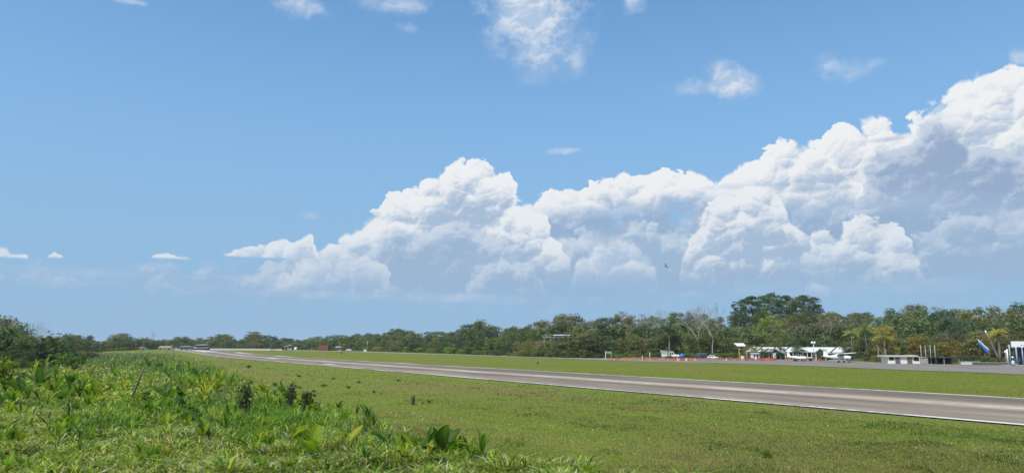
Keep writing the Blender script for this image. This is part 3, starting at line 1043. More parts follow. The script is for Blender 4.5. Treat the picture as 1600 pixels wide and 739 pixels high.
SKYLINE = [(-160, 500), (-60, 490), (0, 493), (12, 500), (30, 506), (45, 512), (60, 515), (75, 513), (90, 517), (105, 523), (125, 522), (140, 523), (150, 531), (162, 532), (170, 528), (185, 520), (200, 525),
           (215, 528), (235, 529), (260, 528), (280, 526), (300, 527), (320, 527), (335, 525), (350, 521), (365, 527), (380, 527), (395, 517), (405, 523), (420, 522), (430, 528), (450, 529),
           (480, 529), (500, 526), (520, 523), (540, 524), (560, 522), (575, 522), (600, 519), (620, 513), (640, 516), (655, 521), (665, 523), (676, 516), (690, 518), (705, 518), (715, 516),
           (728, 506), (735, 512), (750, 502), (765, 506), (775, 517), (785, 516), (795, 511), (805, 513), (830, 509), (850, 496), (870, 496), (890, 495), (910, 496), (925, 501), (940, 503),
           (960, 492), (975, 494), (1000, 496), (1020, 500), (1040, 498), (1060, 492), (1075, 489), (1090, 494), (1110, 500), (1130, 500), (1150, 498), (1180, 496), (1230, 497), (1280, 492), (1300, 489), (1320, 494),
           (1335, 492), (1350, 490), (1370, 492), (1395, 491), (1405, 480), (1430, 475), (1445, 481), (1460, 482), (1480, 482), (1500, 484), (1520, 484), (1540, 480), (1550, 484),
           (1570, 474), (1590, 470), (1600, 473), (1680, 470), (1780, 480), (2100, 486)]
BASE = [(-160, 592), (0, 577), (40, 578), (75, 573), (100, 562), (130, 553), (160, 549), (215, 546.4), (250, 545.6), (480, 546.4), (560, 548.0), (640, 550.3), (690, 552.2), (760, 555.0), (830, 557.6), (900, 559.0),
        (1000, 558.8), (1100, 559.0), (1160, 560.0), (1240, 561.0), (1345, 563.6), (1380, 566.0), (1440, 566.6), (1500, 567.8), (1600, 569.6), (1780, 575), (2100, 584)]
sky_at = lambda px: float(np.interp(px, [a for a, b in SKYLINE], [b for a, b in SKYLINE]))
base_at = lambda px: float(np.interp(px, [a for a, b in BASE], [b for a, b in BASE]))

def build_forest():
    rng = random.Random(5)
    # ---- skyline row, then two nearer rows, then shrubs along the edge of the field
    for row, rname in ((0, 'skyline row'), (1, 'middle row'), (2, 'front row')):
        px = -110.0
        while px < 2080:
            D = at(px, base_at(px)).y
            sky, base = sky_at(px), base_at(px)
            sp = base - sky
            sky -= sp * (.11 if 480 < px < 1140 else .05)
            if row == 0:
                y = D + (55 if px > 240 else 30) + rng.uniform(0, 30) + (55 if px > 1000 else 0)
                top = sky + rng.uniform(-1.0, 3.0)
                hw = rng.uniform(.85, 1.25)
            elif row == 1:
                y = D + (28 if px > 240 else 14) + rng.uniform(0, 12) + (25 if px > 1000 else 0)
                top = sky + sp * rng.uniform(.16, .34)
                hw = rng.uniform(.9, 1.3)
            else:
                y = D + rng.uniform(5, 13)
                top = sky + sp * rng.uniform(.40, .62)
                hw = rng.uniform(1.0, 1.5)
            gx = px
            p = at_y(gx, y)
            h = max(height_to(p, top), 2.5)
            wpx = min(h * hw * .80, 15.0) * FPX / y
            wpx = max(wpx, 12.0)
            # which sort grows here
            g = rng.random()
            if px < 118:
                kind = rng.choice(['round', 'low', 'low', 'umbrella']) if row else rng.choice(['round', 'open', 'low'])
                col = rng.choice(['dark green', 'dark green', 'mid green', 'brownish green', 'blue-green'])
            elif px < 480:
                kind = rng.choice(['round', 'low', 'low', 'round', 'tall'])
                col = rng.choice(['dark green', 'mid green', 'blue-green', 'olive', 'brownish green'])
            elif px < 830:
                kind = rng.choice(['round', 'low', 'umbrella', 'low', 'round'])
                col = rng.choice(['mid green', 'dark green', 'olive', 'blue-green', 'mid green'])
            elif px < 1010:
                kind = rng.choice(['round', 'low', 'umbrella', 'low', 'sparse' if row == 0 else 'low'])
                col = rng.choice(['mid green', 'olive', 'brownish green', 'dark green', 'grey-brown'])
            else:
                kind = rng.choice(['round', 'low', 'round', 'umbrella', 'low', 'sparse' if row < 2 and g < .5 else 'round'])
                col = rng.choice(['mid green', 'olive', 'mid green', 'dark green', 'brownish green', 'olive', 'yellow-green' if g < .25 else 'mid green'])
            if row == 2 and 1172 < px < 1348:
                y += 22                                       # leave room for the terminal
                col = rng.choice(['dark green', 'mid green', 'dark green', 'olive'])
            if row == 2 and (1375 < px < 1510 or 1575 < px < 1700):
                y += 14
            if kind == 'sparse':
                col = rng.choice(['grey-brown', 'brownish green'])
            if row == 2 and kind in ('sparse', 'umbrella'):
                kind = 'low'
            if row == 2 and 835 < px < 905:
                top = max(top, 529.5)
            skip = (row == 2 and 225 < px < 345) or (row == 2 and rng.random() < .18 and px < 480)
            if not skip:
                tree(kind, gx, y, top, wpx, col, rname, rng)
            px += wpx * rng.uniform(.44, .60)

    # ---- notable trees, placed one by one
    for px, y, top, w, kind, col, row in (
            # the pines on the hill
            (1150, 415, 470, 24, 'spire', 'dark green', 'hill crest'), (1164, 425, 465, 26, 'pine', 'dark green', 'hill crest'), (1176, 412, 460, 30, 'pine', 'dark green', 'hill crest'),
            (1188, 430, 466, 26, 'pine', 'dark green', 'hill crest'), (1198, 418, 459, 28, 'pine', 'mid green', 'hill crest'), (1210, 424, 454, 30, 'pine', 'dark green', 'hill crest'),
            (1222, 412, 464, 28, 'pine', 'dark green', 'hill crest'), (1233, 428, 459, 26, 'pine', 'dark green', 'hill crest'), (1244, 416, 466, 28, 'pine', 'mid green', 'hill crest'),
            (1257, 424, 458, 32, 'pine', 'dark green', 'hill crest'), (1270, 418, 461, 30, 'pine', 'dark green', 'hill crest'), (1280, 426, 474, 22, 'pine', 'dark green', 'hill crest'),
            (1160, 0, 486, 34, 'round', 'dark green', 'skyline row'), (1188, 0, 484, 34, 'round', 'mid green', 'skyline row'), (1246, 0, 486, 36, 'round', 'olive', 'skyline row'), (1272, 0, 482, 32, 'round', 'dark green', 'skyline row'),
            (1304, 400, 486, 30, 'umbrella', 'dark green', 'hill crest'), (1338, 410, 486, 28, 'umbrella', 'dark green', 'hill crest'),
            (1357, 410, 485, 26, 'umbrella', 'dark green', 'hill crest'),
            # pale limbs behind the vehicles
            (1022, 320, 492, 40, 'bare', 'grey-brown', 'middle row'), (1041, 330, 480, 44, 'bare', 'mid green', 'middle row'), (1028, 326, 496, 36, 'bare', 'grey-brown', 'middle row'),
            (1084, 330, 478, 40, 'bare', 'grey-brown', 'middle row'), (1099, 322, 474, 44, 'bare', 'grey-brown', 'middle row'), (1113, 306, 476, 48, 'bare', 'mid green', 'front row'),
            (1124, 322, 477, 44, 'bare', 'mid green', 'middle row'), (1093, 312, 482, 40, 'bare', 'grey-brown', 'front row'),
            (962, 330, 487, 52, 'sparse', 'grey-brown', 'skyline row'), (1003, 335, 491, 40, 'sparse', 'grey-brown', 'skyline row'), (236, 560, 516, 16, 'bare', 'grey-brown', 'skyline row'),
            (40, 190, 499, 56, 'bare', 'mid green', 'middle row'), (50, 200, 502, 50, 'bare', 'grey-brown', 'middle row'),
            (138, 480, 521, 10, 'bare', 'mid green', 'skyline row'), (1290, 340, 494, 60, 'sparse', 'grey-brown', 'middle row'), (1225, 300, 502, 66, 'sparse', 'brownish green', 'middle row'),
            (858, 285, 497, 42, 'open', 'olive', 'middle row'), (1428, 330, 474, 56, 'open', 'olive', 'skyline row'), (1500, 290, 508, 56, 'sparse', 'brownish green', 'middle row'),
            (1560, 290, 498, 60, 'sparse', 'grey-brown', 'middle row'), (1240, 290, 505, 48, 'sparse', 'grey-brown', 'middle row'),
            # bright crowns
            (1206, 300, 487, 40, 'umbrella', 'yellow-green', 'middle row'), (1180, 296, 512, 44, 'umbrella', 'bright green', 'middle row'), (1222, 285, 516, 46, 'umbrella', 'mid green', 'front row'),
            (1474, 330, 480, 52, 'umbrella', 'blue-green', 'skyline row'), (1490, 310, 489, 54, 'umbrella', 'blue-green', 'middle row'), (1384, 290, 506, 36, 'round', 'ochre', 'front row'),
            (1435, 238, 524, 34, 'round', 'ochre', 'front row'), (1484, 236, 530, 40, 'low', 'ochre', 'front row'), (1465, 244, 528, 30, 'low', 'olive', 'front row'), (1545, 250, 520, 40, 'round', 'ochre', 'middle row'),
            # twin dark crowns and other marks on the skyline
            (730, 335, 504, 26, 'tall', 'dark green', 'skyline row'), (755, 330, 500, 38, 'round', 'dark green', 'skyline row'), (768, 335, 508, 30, 'round', 'mid green', 'skyline row'),
            (795, 330, 510, 20, 'tall', 'dark green', 'skyline row'), (620, 400, 511, 22, 'tall', 'dark green', 'skyline row'), (640, 395, 514, 30, 'umbrella', 'dark green', 'skyline row'),
            (676, 380, 514, 22, 'open', 'dark green', 'skyline row'), (397, 560, 516, 22, 'tall', 'brownish green', 'skyline row'), (350, 555, 520, 30, 'round', 'mid green', 'skyline row'),
            (186, 520, 519, 34, 'round', 'brownish green', 'skyline row'), (650, 300, 533, 28, 'umbrella', 'blue-green', 'front row'), (735, 262, 540, 40, 'low', 'mid green', 'front row'),
            (905, 255, 512, 60, 'low', 'brownish green', 'front row'), (930, 258, 516, 60, 'low', 'dark green', 'front row'), (880, 280, 524, 40, 'low', 'mid green', 'front row'),
            # in front of the terminal
            (1197, 0, 541, 24, 'low', 'dark green', 'row before the roofs'), (1222, 0, 538, 15, 'round', 'dark green', 'row before the roofs'), (1248, 0, 538, 24, 'round', 'dark green', 'row before the roofs'),
            (1322, 0, 538, 21, 'round', 'dark green', 'row before the roofs'), (1284, 0, 545, 18, 'low', 'dark green', 'row before the roofs'), (1172, 0, 540, 33, 'low', 'olive', 'row before the roofs')):
        D = at(px, base_at(px)).y
        y = {'hill crest': y, 'skyline row': D + 72 + (40 if px > 1000 else 0), 'middle row': D + 34, 'front row': D + 7}.get(row, 0) if px > 118 else y
        tree(kind, px, y, top, w, col, row, rng)

    # ---- shrubs and vine mounds along the foot of the trees
    r2 = random.Random(11)
    px = -60.0
    while px < 1620:
        b = base_at(px)
        D = at(px, b).y
        if 1165 < px < 1345 or 1380 < px < 1500 or px > 1575 or 225 < px < 460:
            px += 10; continue
        lush = 560 < px < 900
        y = D + r2.uniform(-1.5, 4.0)
        h = r2.uniform(1.2, 2.6) if not lush else r2.uniform(1.8, 4.2)
        p = at_y(px, y)
        top = HOR - (h + p.z - CAM_H) / y * FPX * 1.0
        w = h * r2.uniform(1.5, 2.6) * FPX / y
        col = r2.choice(['bright green', 'bright green', 'mid green', 'yellow-green']) if lush else r2.choice(['mid green', 'dark green', 'olive', 'bright green'])
        root = tree('low', px, y, top, w, col, 'shrub row', r2, group='shrubs along the foot of the trees')
        root.name = 'shrub'
        root['category'] = 'shrub'
        px += w * r2.uniform(.55, .85)

def palm(px, y, top, r_m, colour, n, where, label, lean=0.0, droop=.8, trunk_r=.16, dead=0, stem=None):
    p = at_y(px, y if y > 0 else at(px, base_at(px)).y - y)
    h = height_to(p, top)
    rng = random.Random(int(px * 7))
    root = empty('palm_tree', p)
    ch = h - r_m * .28
    mb = MB()
    mb.tube([(0, 0, -.1), (lean * .25, 0, ch * .4), (lean * .6, 0, ch * .7), (lean, 0, ch)], [trunk_r * 1.5, trunk_r, trunk_r * .85, trunk_r * .8], 8)
    mb.build('trunk', stem or B_GREY, root)
    fr = [PALM_FROND[i] for i in range(3)]
    for k in range(n + dead):
        f = mesh_obj('frond', fr[k % 3], root)
        up = rng.uniform(-.15, .75) if k < n else rng.uniform(-1.25, -.8)
        f.rotation_euler = (0, -up, k * 2.399 + rng.uniform(-.2, .2))
        f.location = (lean, 0, ch)
        s = r_m * rng.uniform(.85, 1.12) * (1 if k < n else .7)
        f.scale = (s, s, s)
        c = GREENS[colour] if k < n else (.26, .19, .09)
        q = rng.uniform(.8, 1.25)
        f.color = (c[0] * q, c[1] * q, c[2] * q, 1)
    tag(root, label, 'palm', 'palms around the terminal')
    return root

PALM_FROND = [frond_mesh(40 + i, 1.0, .55 + .28 * i) for i in range(3)]
for f in PALM_FROND:
    f.materials.append(LEAF)

def build_woodland():
    rng = np.random.default_rng(77)
    Cs, Ns, Ts = [], [], []
    for i in range(2750):
        px = rng.uniform(-120, 2100)
        b, sk = base_at(px), sky_at(px)
        D = at(px, b).y
        y = D + rng.uniform(16, 75 if px > 240 else 40) + (20 if 1170 < px < 1620 else 0)
        p = at_y(px, y)
        lim = max(height_to(p, sk + (b - sk) * .16), 2.0)
        rad = min(rng.uniform(1.6, 3.2), lim * .42)
        z = rng.uniform(.2, max(lim - rad, .4))
        n = 46
        d = rng.normal(0, 1, (n, 3)); d /= np.linalg.norm(d, axis=1, keepdims=True)
        Cs.append(d * rng.uniform(.7, 1.1, (n, 1)) * np.array([rad * 1.2, rad * 1.2, rad * .85]) + np.array([p.x, p.y, p.z + z]))
        Ns.append(d + np.array([0, 0, .4]))
        Ts.append(np.clip(rng.normal(.45, .16) + rng.normal(0, .15, n), 0, 1))
    v, f, t = cards(rng, np.concatenate(Cs), np.concatenate(Ns), .95, np.concatenate(Ts))
    o = mesh_obj('woodland', np_mesh('woodland', v, [f], {'tone': ('FLOAT', 'FACE', t)}), mat=LEAF)
    o.color = (.112, .150, .052, 1)
    tag(o, 'dense undergrowth and woodland filling the gaps between the trees', kind='stuff')

build_forest()
build_woodland()
palm(1046, -4, 511, 5.6, 'dark green', 26, '', 'large dark oil palm with arching fronds behind the parked white truck', droop=.9, trunk_r=.4, dead=4)
palm(1053, -9, 522, 4.6, 'mid green', 16, '', 'smaller green palm just right of the big oil palm', trunk_r=.25)
palm(1330, -2, 517, 3.4, 'pale palm', 16, '', 'coconut palm left of its neighbours behind the high-wing plane', lean=.4)
palm(1355, -4, 511, 3.9, 'pale palm', 18, '', 'tall coconut palm with yellowish fronds right behind the high-wing plane', lean=-.5)
palm(1381, -3, 522, 3.2, 'pale palm', 15, '', 'slim coconut palm left of the cream building', lean=.3)
palm(1372, -6, 514, 3.0, 'pale palm', 14, '', 'small olive palm between the two taller coconut palms')
palm(1561, -3, 517, 2.9, 'gold', 24, '', 'squat golden palm with drooping dead skirt behind the leaning trunk', trunk_r=.3, dead=12)
palm(1593, -14, 545, 1.7, 'bright green', 12, '', 'low green palm between the blue columns', trunk_r=.15)
palm(1165, -1, 543, 1.8, 'olive', 12, '', 'short ragged palm beside the white sign', trunk_r=.16, dead=3)
palm(1180, -2, 541, 1.9, 'bright green', 12, '', 'short green palm at the left end of the white roofs', trunk_r=.16)
palm(534, 420, 537, 3.0, 'ochre', 14, '', 'yellowing palm over the small white-roofed kiosk', trunk_r=.2, dead=3)
palm(425, 520, 525, 4.0, 'dark green', 14, '', 'dark palm on the skyline left of the tilted white shed', trunk_r=.25)
palm(448, 520, 529, 3.6, 'dark green', 13, '', 'dark palm behind the tilted white shed', trunk_r=.25)
palm(225, 540, 528, 4.0, 'dark green', 12, '', 'dark palm left of the bare tree near the far huts', trunk_r=.25)
palm(212, 530, 528, 4.0, 'dark green', 12, '', 'dark palm over the far white-pink hut', trunk_r=.25)
# ------------------------------------------------------------------ things on the field
WHITE_P = paint('white_paint', (.80, .80, .78), .45, grime=.10)
ROOF_W = paint('white_roof', (.60, .61, .60), .5, grime=.16, scale=.5)
CREAM_P = paint('cream_wall', (.84, .74, .56), .8, grime=.12)
GREY_P = paint('grey_wall', (.40, .385, .35), .85, grime=.2)
DARKW = paint('dark_wood', (.055, .045, .04), .8, grime=.3)
STEEL = paint('galvanised_steel', (.55, .56, .56), .4, .6, grime=.15)
ORANGE = paint('orange_plastic', (.42, .115, .060), .6, grime=.40)
RED_B = paint('brick_red', (.27, .095, .060), .8, grime=.25)
PINK = paint('faded_red_roof', (.34, .20, .165), .8, grime=.25)
BLUE_P = paint('blue_paint', (.035, .13, .50), .4, grime=.12)
NAVY = paint('navy_paint', (.03, .05, .12), .5)
RUBBER = paint('rubber', (.022, .022, .022), .85)
DARKM = paint('dark_metal', (.06, .06, .065), .5, .3)
TIMBER = paint('weathered_timber', (.175, .148, .085), .95, grime=.5, scale=4.0, spec=.1, bump=.6)
YELL = paint('yellow_post', (.45, .30, .10), .7)
STONE = paint('planter_stone', (.13, .13, .13), .9, grime=.3)
RUST = paint('rusty_pole', (.25, .10, .05), .8, grime=.3)
def glass(name, col=(.02, .03, .035)):
    m, g, out = material(name)
    b = g.node('ShaderNodeBsdfPrincipled')
    b.inputs['Base Color'].default_value = (*col, 1)
    b.inputs['Roughness'].default_value = .08
    b.inputs['Specular IOR Level'].default_value = .6
    g.t.links.new(b.outputs[0], out.inputs[0])
    return m
GLASS = glass('window_glass')

def M_(px, py):
    """ground point and metres per photo pixel there"""
    p = at(px, py)
    return p, p.y * math.cos(PITCH) / FPX * 1.0

# ---- orange water-filled barriers
def barrier_mesh():
    mb = MB()
    prof = [(-.30, 0), (.30, 0), (.30, .22), (.17, .48), (.13, .98), (-.13, .98), (-.17, .48), (-.30, .22)]
    n = len(prof)
    L = .72
    vs = [(-L, y, z) for y, z in prof] + [(L, y, z) for y, z in prof]
    fs = [tuple(range(n - 1, -1, -1)), tuple(range(n, 2 * n))] + [(i, (i + 1) % n, (i + 1) % n + n, i + n) for i in range(n)]
    mb.add(vs, fs)
    for x in (-.36, .36):                                    # fork-lift pockets stand proud as ribs
        mb.box(x - .10, x + .10, -.31, .31, .03, .30)
        mb.box(x - .05, x + .05, -.19, .19, .30, 1.02)
    mb.box(-L - .06, -L, -.08, .08, .18, .86)
    mb.box(L, L + .06, -.08, .08, .18, .86)
    return mb.mesh('barrier')
BAR = barrier_mesh(); BAR.materials.append(ORANGE)
_bar = [(952, 562.6, 'below the goal-shaped frame'), (965, 562.6, 'just right of the goal-shaped frame'), (977.5, 562.4, 'in the open left half of the line'), (990, 562.2, 'in the open left half of the line'),
        (1006, 562.4, 'beside the thin white marker pole'), (1011, 562.4, 'beside the thin white marker pole'), (1023, 562.2, 'left of the white truck'), (1037, 562.2, 'in front of the white truck'),
        (1049.5, 563.2, 'in front of the white truck'), (1055, 563.2, 'in front of the blue covered cart'), (1064, 563.2, 'in front of the blue covered cart'), (1068, 563.2, 'in front of the blue covered cart'),
        (1077.5, 563.0, 'between the blue cart and dark car'), (1080, 563.3, 'between the blue cart and dark car'), (1093.5, 562.4, 'in front of the dark car'), (1108, 562.6, 'in front of the white car'),
        (1125, 562.2, 'right of the white car'), (1141, 562.4, 'left of the yellow sign post'), (1153, 562.4, 'left of the yellow sign post'), (1167, 563.2, 'right of the cream drum'), (1176.5, 563.2, 'right of the cream drum'),
        (1187, 563.0, 'in the cluster below the left roofs'), (1190.5, 563.4, 'in the cluster below the left roofs'), (1195, 563.0, 'in the cluster below the left roofs'), (1198.5, 563.4, 'in the cluster below the left roofs'),
        (1203, 563.0, 'in the cluster below the left roofs'), (1206.5, 563.4, 'in the cluster below the left roofs'), (1210.5, 563.1, 'in the cluster below the left roofs'), (1231, 563.4, 'beside the low-wing plane'),
        (1243, 563.9, 'beside the low-wing plane'), (1255, 563.9, 'beside the low-wing plane'), (1267.5, 563.9, 'beside the light pole'), (1281, 564.1, 'beside the light pole')]
_br = random.Random(3)
for px, py, where in _bar:
    o = mesh_obj('barrier', BAR, loc=at(px, py))
    o.rotation_euler = (0, 0, _br.uniform(-.5, .4))
    s = _br.uniform(.82, .98)
    o.scale = (s, s, s * _br.uniform(.95, 1.08))
    tag(o, None, 'barrier', 'orange plastic barriers lined up along the apron')
    queue_label(o, px, 'orange plastic barrier', where)

# ---- thin marker poles and the goal-shaped frame
def pole(name, px, py, top, r, mat, label, cat='pole', group=None, cap=None):
    p = at(px, py)
    h = height_to(p, top)
    root = empty(name, p)
    MB().tube([(0, 0, 0), (0, 0, h)], [r, r * .8], 8).build('shaft', mat, root)
    MB().box(-r * 2.2, r * 2.2, -r * 2.2, r * 2.2, 0, .12).build('base_plate', mat, root)
    if cap:
        MB().ball((0, 0, h + r), r * 1.6, r * 1.6, r * 1.6, 8, 5).build('finial', mat, root)
    return tag(root, label, cat, group)
pole('marker_pole', 1003.6, 562.6, 556.5, .12, WHITE_P, 'thin white marker pole left of paired orange barriers')
pole('marker_pole', 1015.6, 561.6, 550.5, .10, WHITE_P, 'taller thin white pole right of paired orange barriers')
p = at(951, 561.3); h = height_to(p, 549.0); k = p.y / FPX
fr = empty('goal_frame', p)
MB().box(-4.6 * k - .1, -4.6 * k + .1, -.1, .1, 0, h).build('post', WHITE_P, fr)
MB().box(4.0 * k - .08, 4.0 * k + .08, -.1, .1, 0, h - .1).build('post', GREY_P, fr)
MB().box(-6.6 * k, 5.0 * k, -.12, .12, h - .12, h + .06).build('crossbar', GREY_P, fr)
MB().box(-3.6 * k, 3.6 * k, -.06, .06, h - .62, h - .13).build('panel', STEEL, fr)
tag(fr, 'goal-shaped frame of two posts and a grey crossbar at the field edge', 'frame')
for i in range(3):
    pass
_mk = [(1058.5, 563.6), (1061, 563.6), (1071, 563.6), (1073, 563.4), (1086, 562.8), (1135, 562.8)]
for px, py in _mk:
    p = at(px, py)
    mb = MB().lathe([(.20, 0), (.20, .05), (.055, .06), (.05, .95), (.02, 1.0)], 8)
    o = mb.build('delineator', WHITE_P, loc=p)
    tag(o, None, 'marker', 'white delineator posts between the barriers')
    queue_label(o, px, 'thin white delineator post', 'among the orange barriers before the vehicles')

# ---- vehicles
def car(name, loc, rz, L, W, H, body_m, label, cat, roof_m=None, kind='hatch', sc=1.0, glass_m=GLASS):
    """nose towards +x"""
    root = empty(name, loc, rz, sc)
    hl = L / 2
    if kind == 'pickup':
        prof = [(-hl, .45), (hl - .05, .42), (hl, .62), (hl - .10, .98), (hl - 1.25, 1.08), (hl - 1.35, 1.02), (-hl, 1.0)]
        cab = [(hl - 1.32, 1.02), (hl - 1.95, H), (hl - 3.0, H + .02), (hl - 3.2, 1.02)]
    elif kind == 'suv':
        prof = [(-hl, .42), (hl - .05, .40), (hl, .62), (hl - .08, .95), (hl - 1.1, 1.06), (-hl + .05, 1.06), (-hl - .02, .8)]
        cab = [(hl - 1.05, 1.04), (hl - 1.65, H), (-hl + .35, H), (-hl + .06, 1.04)]
    else:
        prof = [(-hl, .38), (hl - .05, .36), (hl, .56), (hl - .12, .82), (hl - 1.0, .92), (-hl + .5, .96), (-hl + .02, .9)]
        cab = [(hl - 1.0, .90), (hl - 1.7, H), (-hl + 1.0, H - .02), (-hl + .35, .93)]
    MB().prism([(x, z) for x, z in prof], -W / 2, W / 2).build('body', body_m, root)
    w2 = W / 2 - .10
    n = len(cab)
    lo = [(x, z) for x, z in cab]
    mb = MB()
    vs = [(x, -w2 + (.12 if z > 1.2 else 0), z) for x, z in lo] + [(x, w2 - (.12 if z > 1.2 else 0), z) for x, z in lo]
    mb.add(vs, [tuple(range(n)), tuple(range(2 * n - 1, n - 1, -1))] + [(i, i + n, (i + 1) % n + n, (i + 1) % n) for i in range(n)])
    c = mb.build('cabin', roof_m or body_m, root)
    (x0, z0), (x1, z1), (x2, z2), (x3, z3) = cab
    def glaze(q, nm='window'):
        g_ = MB().add(q, [(0, 1, 2, 3)]).build(nm, glass_m, c)
    for s in (-1, 1):
        y0, y1 = s * (w2 + .012), s * (w2 - .12 + .018)
        glaze([(x0 - .22, y0, z0 + .08), (x1 - .06, y1, z1 - .10), ((x1 + x2) / 2 + .05, y1, z1 - .10), ((x0 + x3) / 2 + .05, y0, z0 + .08)])
        glaze([((x0 + x3) / 2 - .05, y0, z0 + .08), ((x1 + x2) / 2 - .05, y1, z1 - .10), (x2 + .08, y1, z2 - .10), (x3 + .18, y0, z3 + .08)])
    t = lambda a, b, f: a + (b - a) * f
    glaze([(t(x0, x1, .12) + .015, -w2 + .1, t(z0, z1, .12)), (t(x0, x1, .12) + .015, w2 - .1, t(z0, z1, .12)), (t(x0, x1, .88) + .015, w2 - .2, t(z0, z1, .88)), (t(x0, x1, .88) + .015, -w2 + .2, t(z0, z1, .88))], 'windscreen')
    for sx in (hl - .78, -hl + .85):
        for s in (-1, 1):
            w = MB().wheel((sx, s * (W / 2 - .08), .34), .34, .22).build('wheel', RUBBER, root)
            MB().wheel((sx, s * (W / 2 - .08) + s * .09, .34), .19, .08, 10).build('rim', STEEL, w)
    for s in (-1, 1):
        MB().box(hl - .06, hl + .02, s * W * .36 - .16, s * W * .36 + .16, .62, .76).build('headlight', GLASS, root)
    MB().box(hl - .04, hl + .06, -W / 2 + .05, W / 2 - .05, .38, .52).build('bumper', DARKM, root)
    return tag(root, label, cat)
t_ = car('pickup_truck', at(1048.5, 559.0), R(-24), 5.4, 1.95, 1.95, WHITE_P, 'white pickup truck with a grey box on its bed, facing right', 'truck', kind='pickup', sc=1.3)
MB().hexa([(-2.75, -.95, 1.02), (-.70, -.95, 1.02), (-.70, .95, 1.02), (-2.75, .95, 1.02)], [(-3.05, -.95, 2.25), (-.75, -.95, 2.0), (-.75, .95, 2.0), (-3.05, .95, 2.25)]).build('box_body', STEEL, t_)
MB().box(-3.15, -.60, -1.0, 1.0, 2.255, 2.34).build('box_roof', GREY_P, t_)
car('parked_car', at(1093.5, 560.2), R(200), 4.4, 1.85, 1.85, DARKM, 'dark car with a pale silver roof left of the white car', 'car', roof_m=STEEL, kind='suv', sc=1.12)
car('parked_car', at(1114, 560.6), R(-20), 4.3, 1.8, 1.55, WHITE_P, 'white car parked between orange barriers and green bank', 'car', sc=.98)
car('parked_car', at(545.5, 548.1), R(-10), 4.3, 1.8, 1.6, WHITE_P, 'small white car far off, right of the little kiosk', 'car')
p = at(1065.5, 559.4)
ct = empty('covered_cart', p, R(-15))
MB().box(-1.1, 1.1, -.7, .7, .35, .55).build('bed', DARKM, ct)
mb = MB()
_r = random.Random(4)
prof = [(1.22, .52), (1.22, .8), (1.08, 1.25), (.75, 1.58), (.3, 1.75), (.02, 1.78)]
vs, fs = [], []
for i, (r, z) in enumerate(prof):
    for k in range(16):
        a = 2 * math.pi * k / 16
        q = r * (1 + .06 * math.sin(5 * a + i) + _r.uniform(-.03, .03))
        vs.append((q * math.cos(a), q * .68 * math.sin(a), z + .04 * math.sin(3 * a)))
for i in range(len(prof) - 1):
    for k in range(16):
        fs.append((i * 16 + k, i * 16 + (k + 1) % 16, (i + 1) * 16 + (k + 1) % 16, (i + 1) * 16 + k))
mb.add(vs, fs, True).build('tarpaulin', BLUE_P, ct)
for sx in (-.75, .75):
    for s in (-1, 1):
        MB().wheel((sx, s * .62, .28), .28, .16).build('wheel', RUBBER, ct)
tag(ct, 'small cart under a rounded blue cover, right of the white truck', 'cart')

# ---- cream drum, white sign on a post
p = at(1160.5, 562.0)
d_ = empty('drum', p)
MB().lathe([(.62, 0), (.66, .03), (.66, .30), (.69, .34), (.66, .38), (.66, .86), (.69, .90), (.66, .94), (.66, 1.26), (.62, 1.3)], 16).build('barrel', paint('cream_paint', (.66, .60, .44), .5), d_)
MB().lathe([(.58, 1.27), (.58, 1.335), (.1, 1.34)], 16).build('lid', WHITE_P, d_)
tag(d_, 'cream coloured drum at the foot of the white sign post', 'drum')
p = at(1155.5, 561.6); k = p.y / FPX; h = height_to(p, 536.0)
sg = empty('sign_board', p)
MB().box(-.16, .16, -.16, .16, 0, h * .72).build('post', YELL, sg)
MB().box(1.2, 1.36, -.12, .12, 0, h * .80).build('post', DARKM, sg)
hh = 4.4 * k
MB().hexa([(-.6, -.06, h - hh), (1.55 + 4.2 * k, -.06, h - hh), (1.55 + 4.2 * k, .06, h - hh), (-.6, .06, h - hh)],
          [(-1.6, .9, h), (1.0 + 4.2 * k, .9, h), (1.0 + 4.2 * k, 1.0, h), (-1.6, 1.0, h)]).build('panel', WHITE_P, sg)
MB().box(-.5, 1.6, .02, .14, h * .66, h * .80).build('bracket', DARKM, sg)
tag(sg, 'tilted white sign board high on a yellow post beside the apron', 'sign')

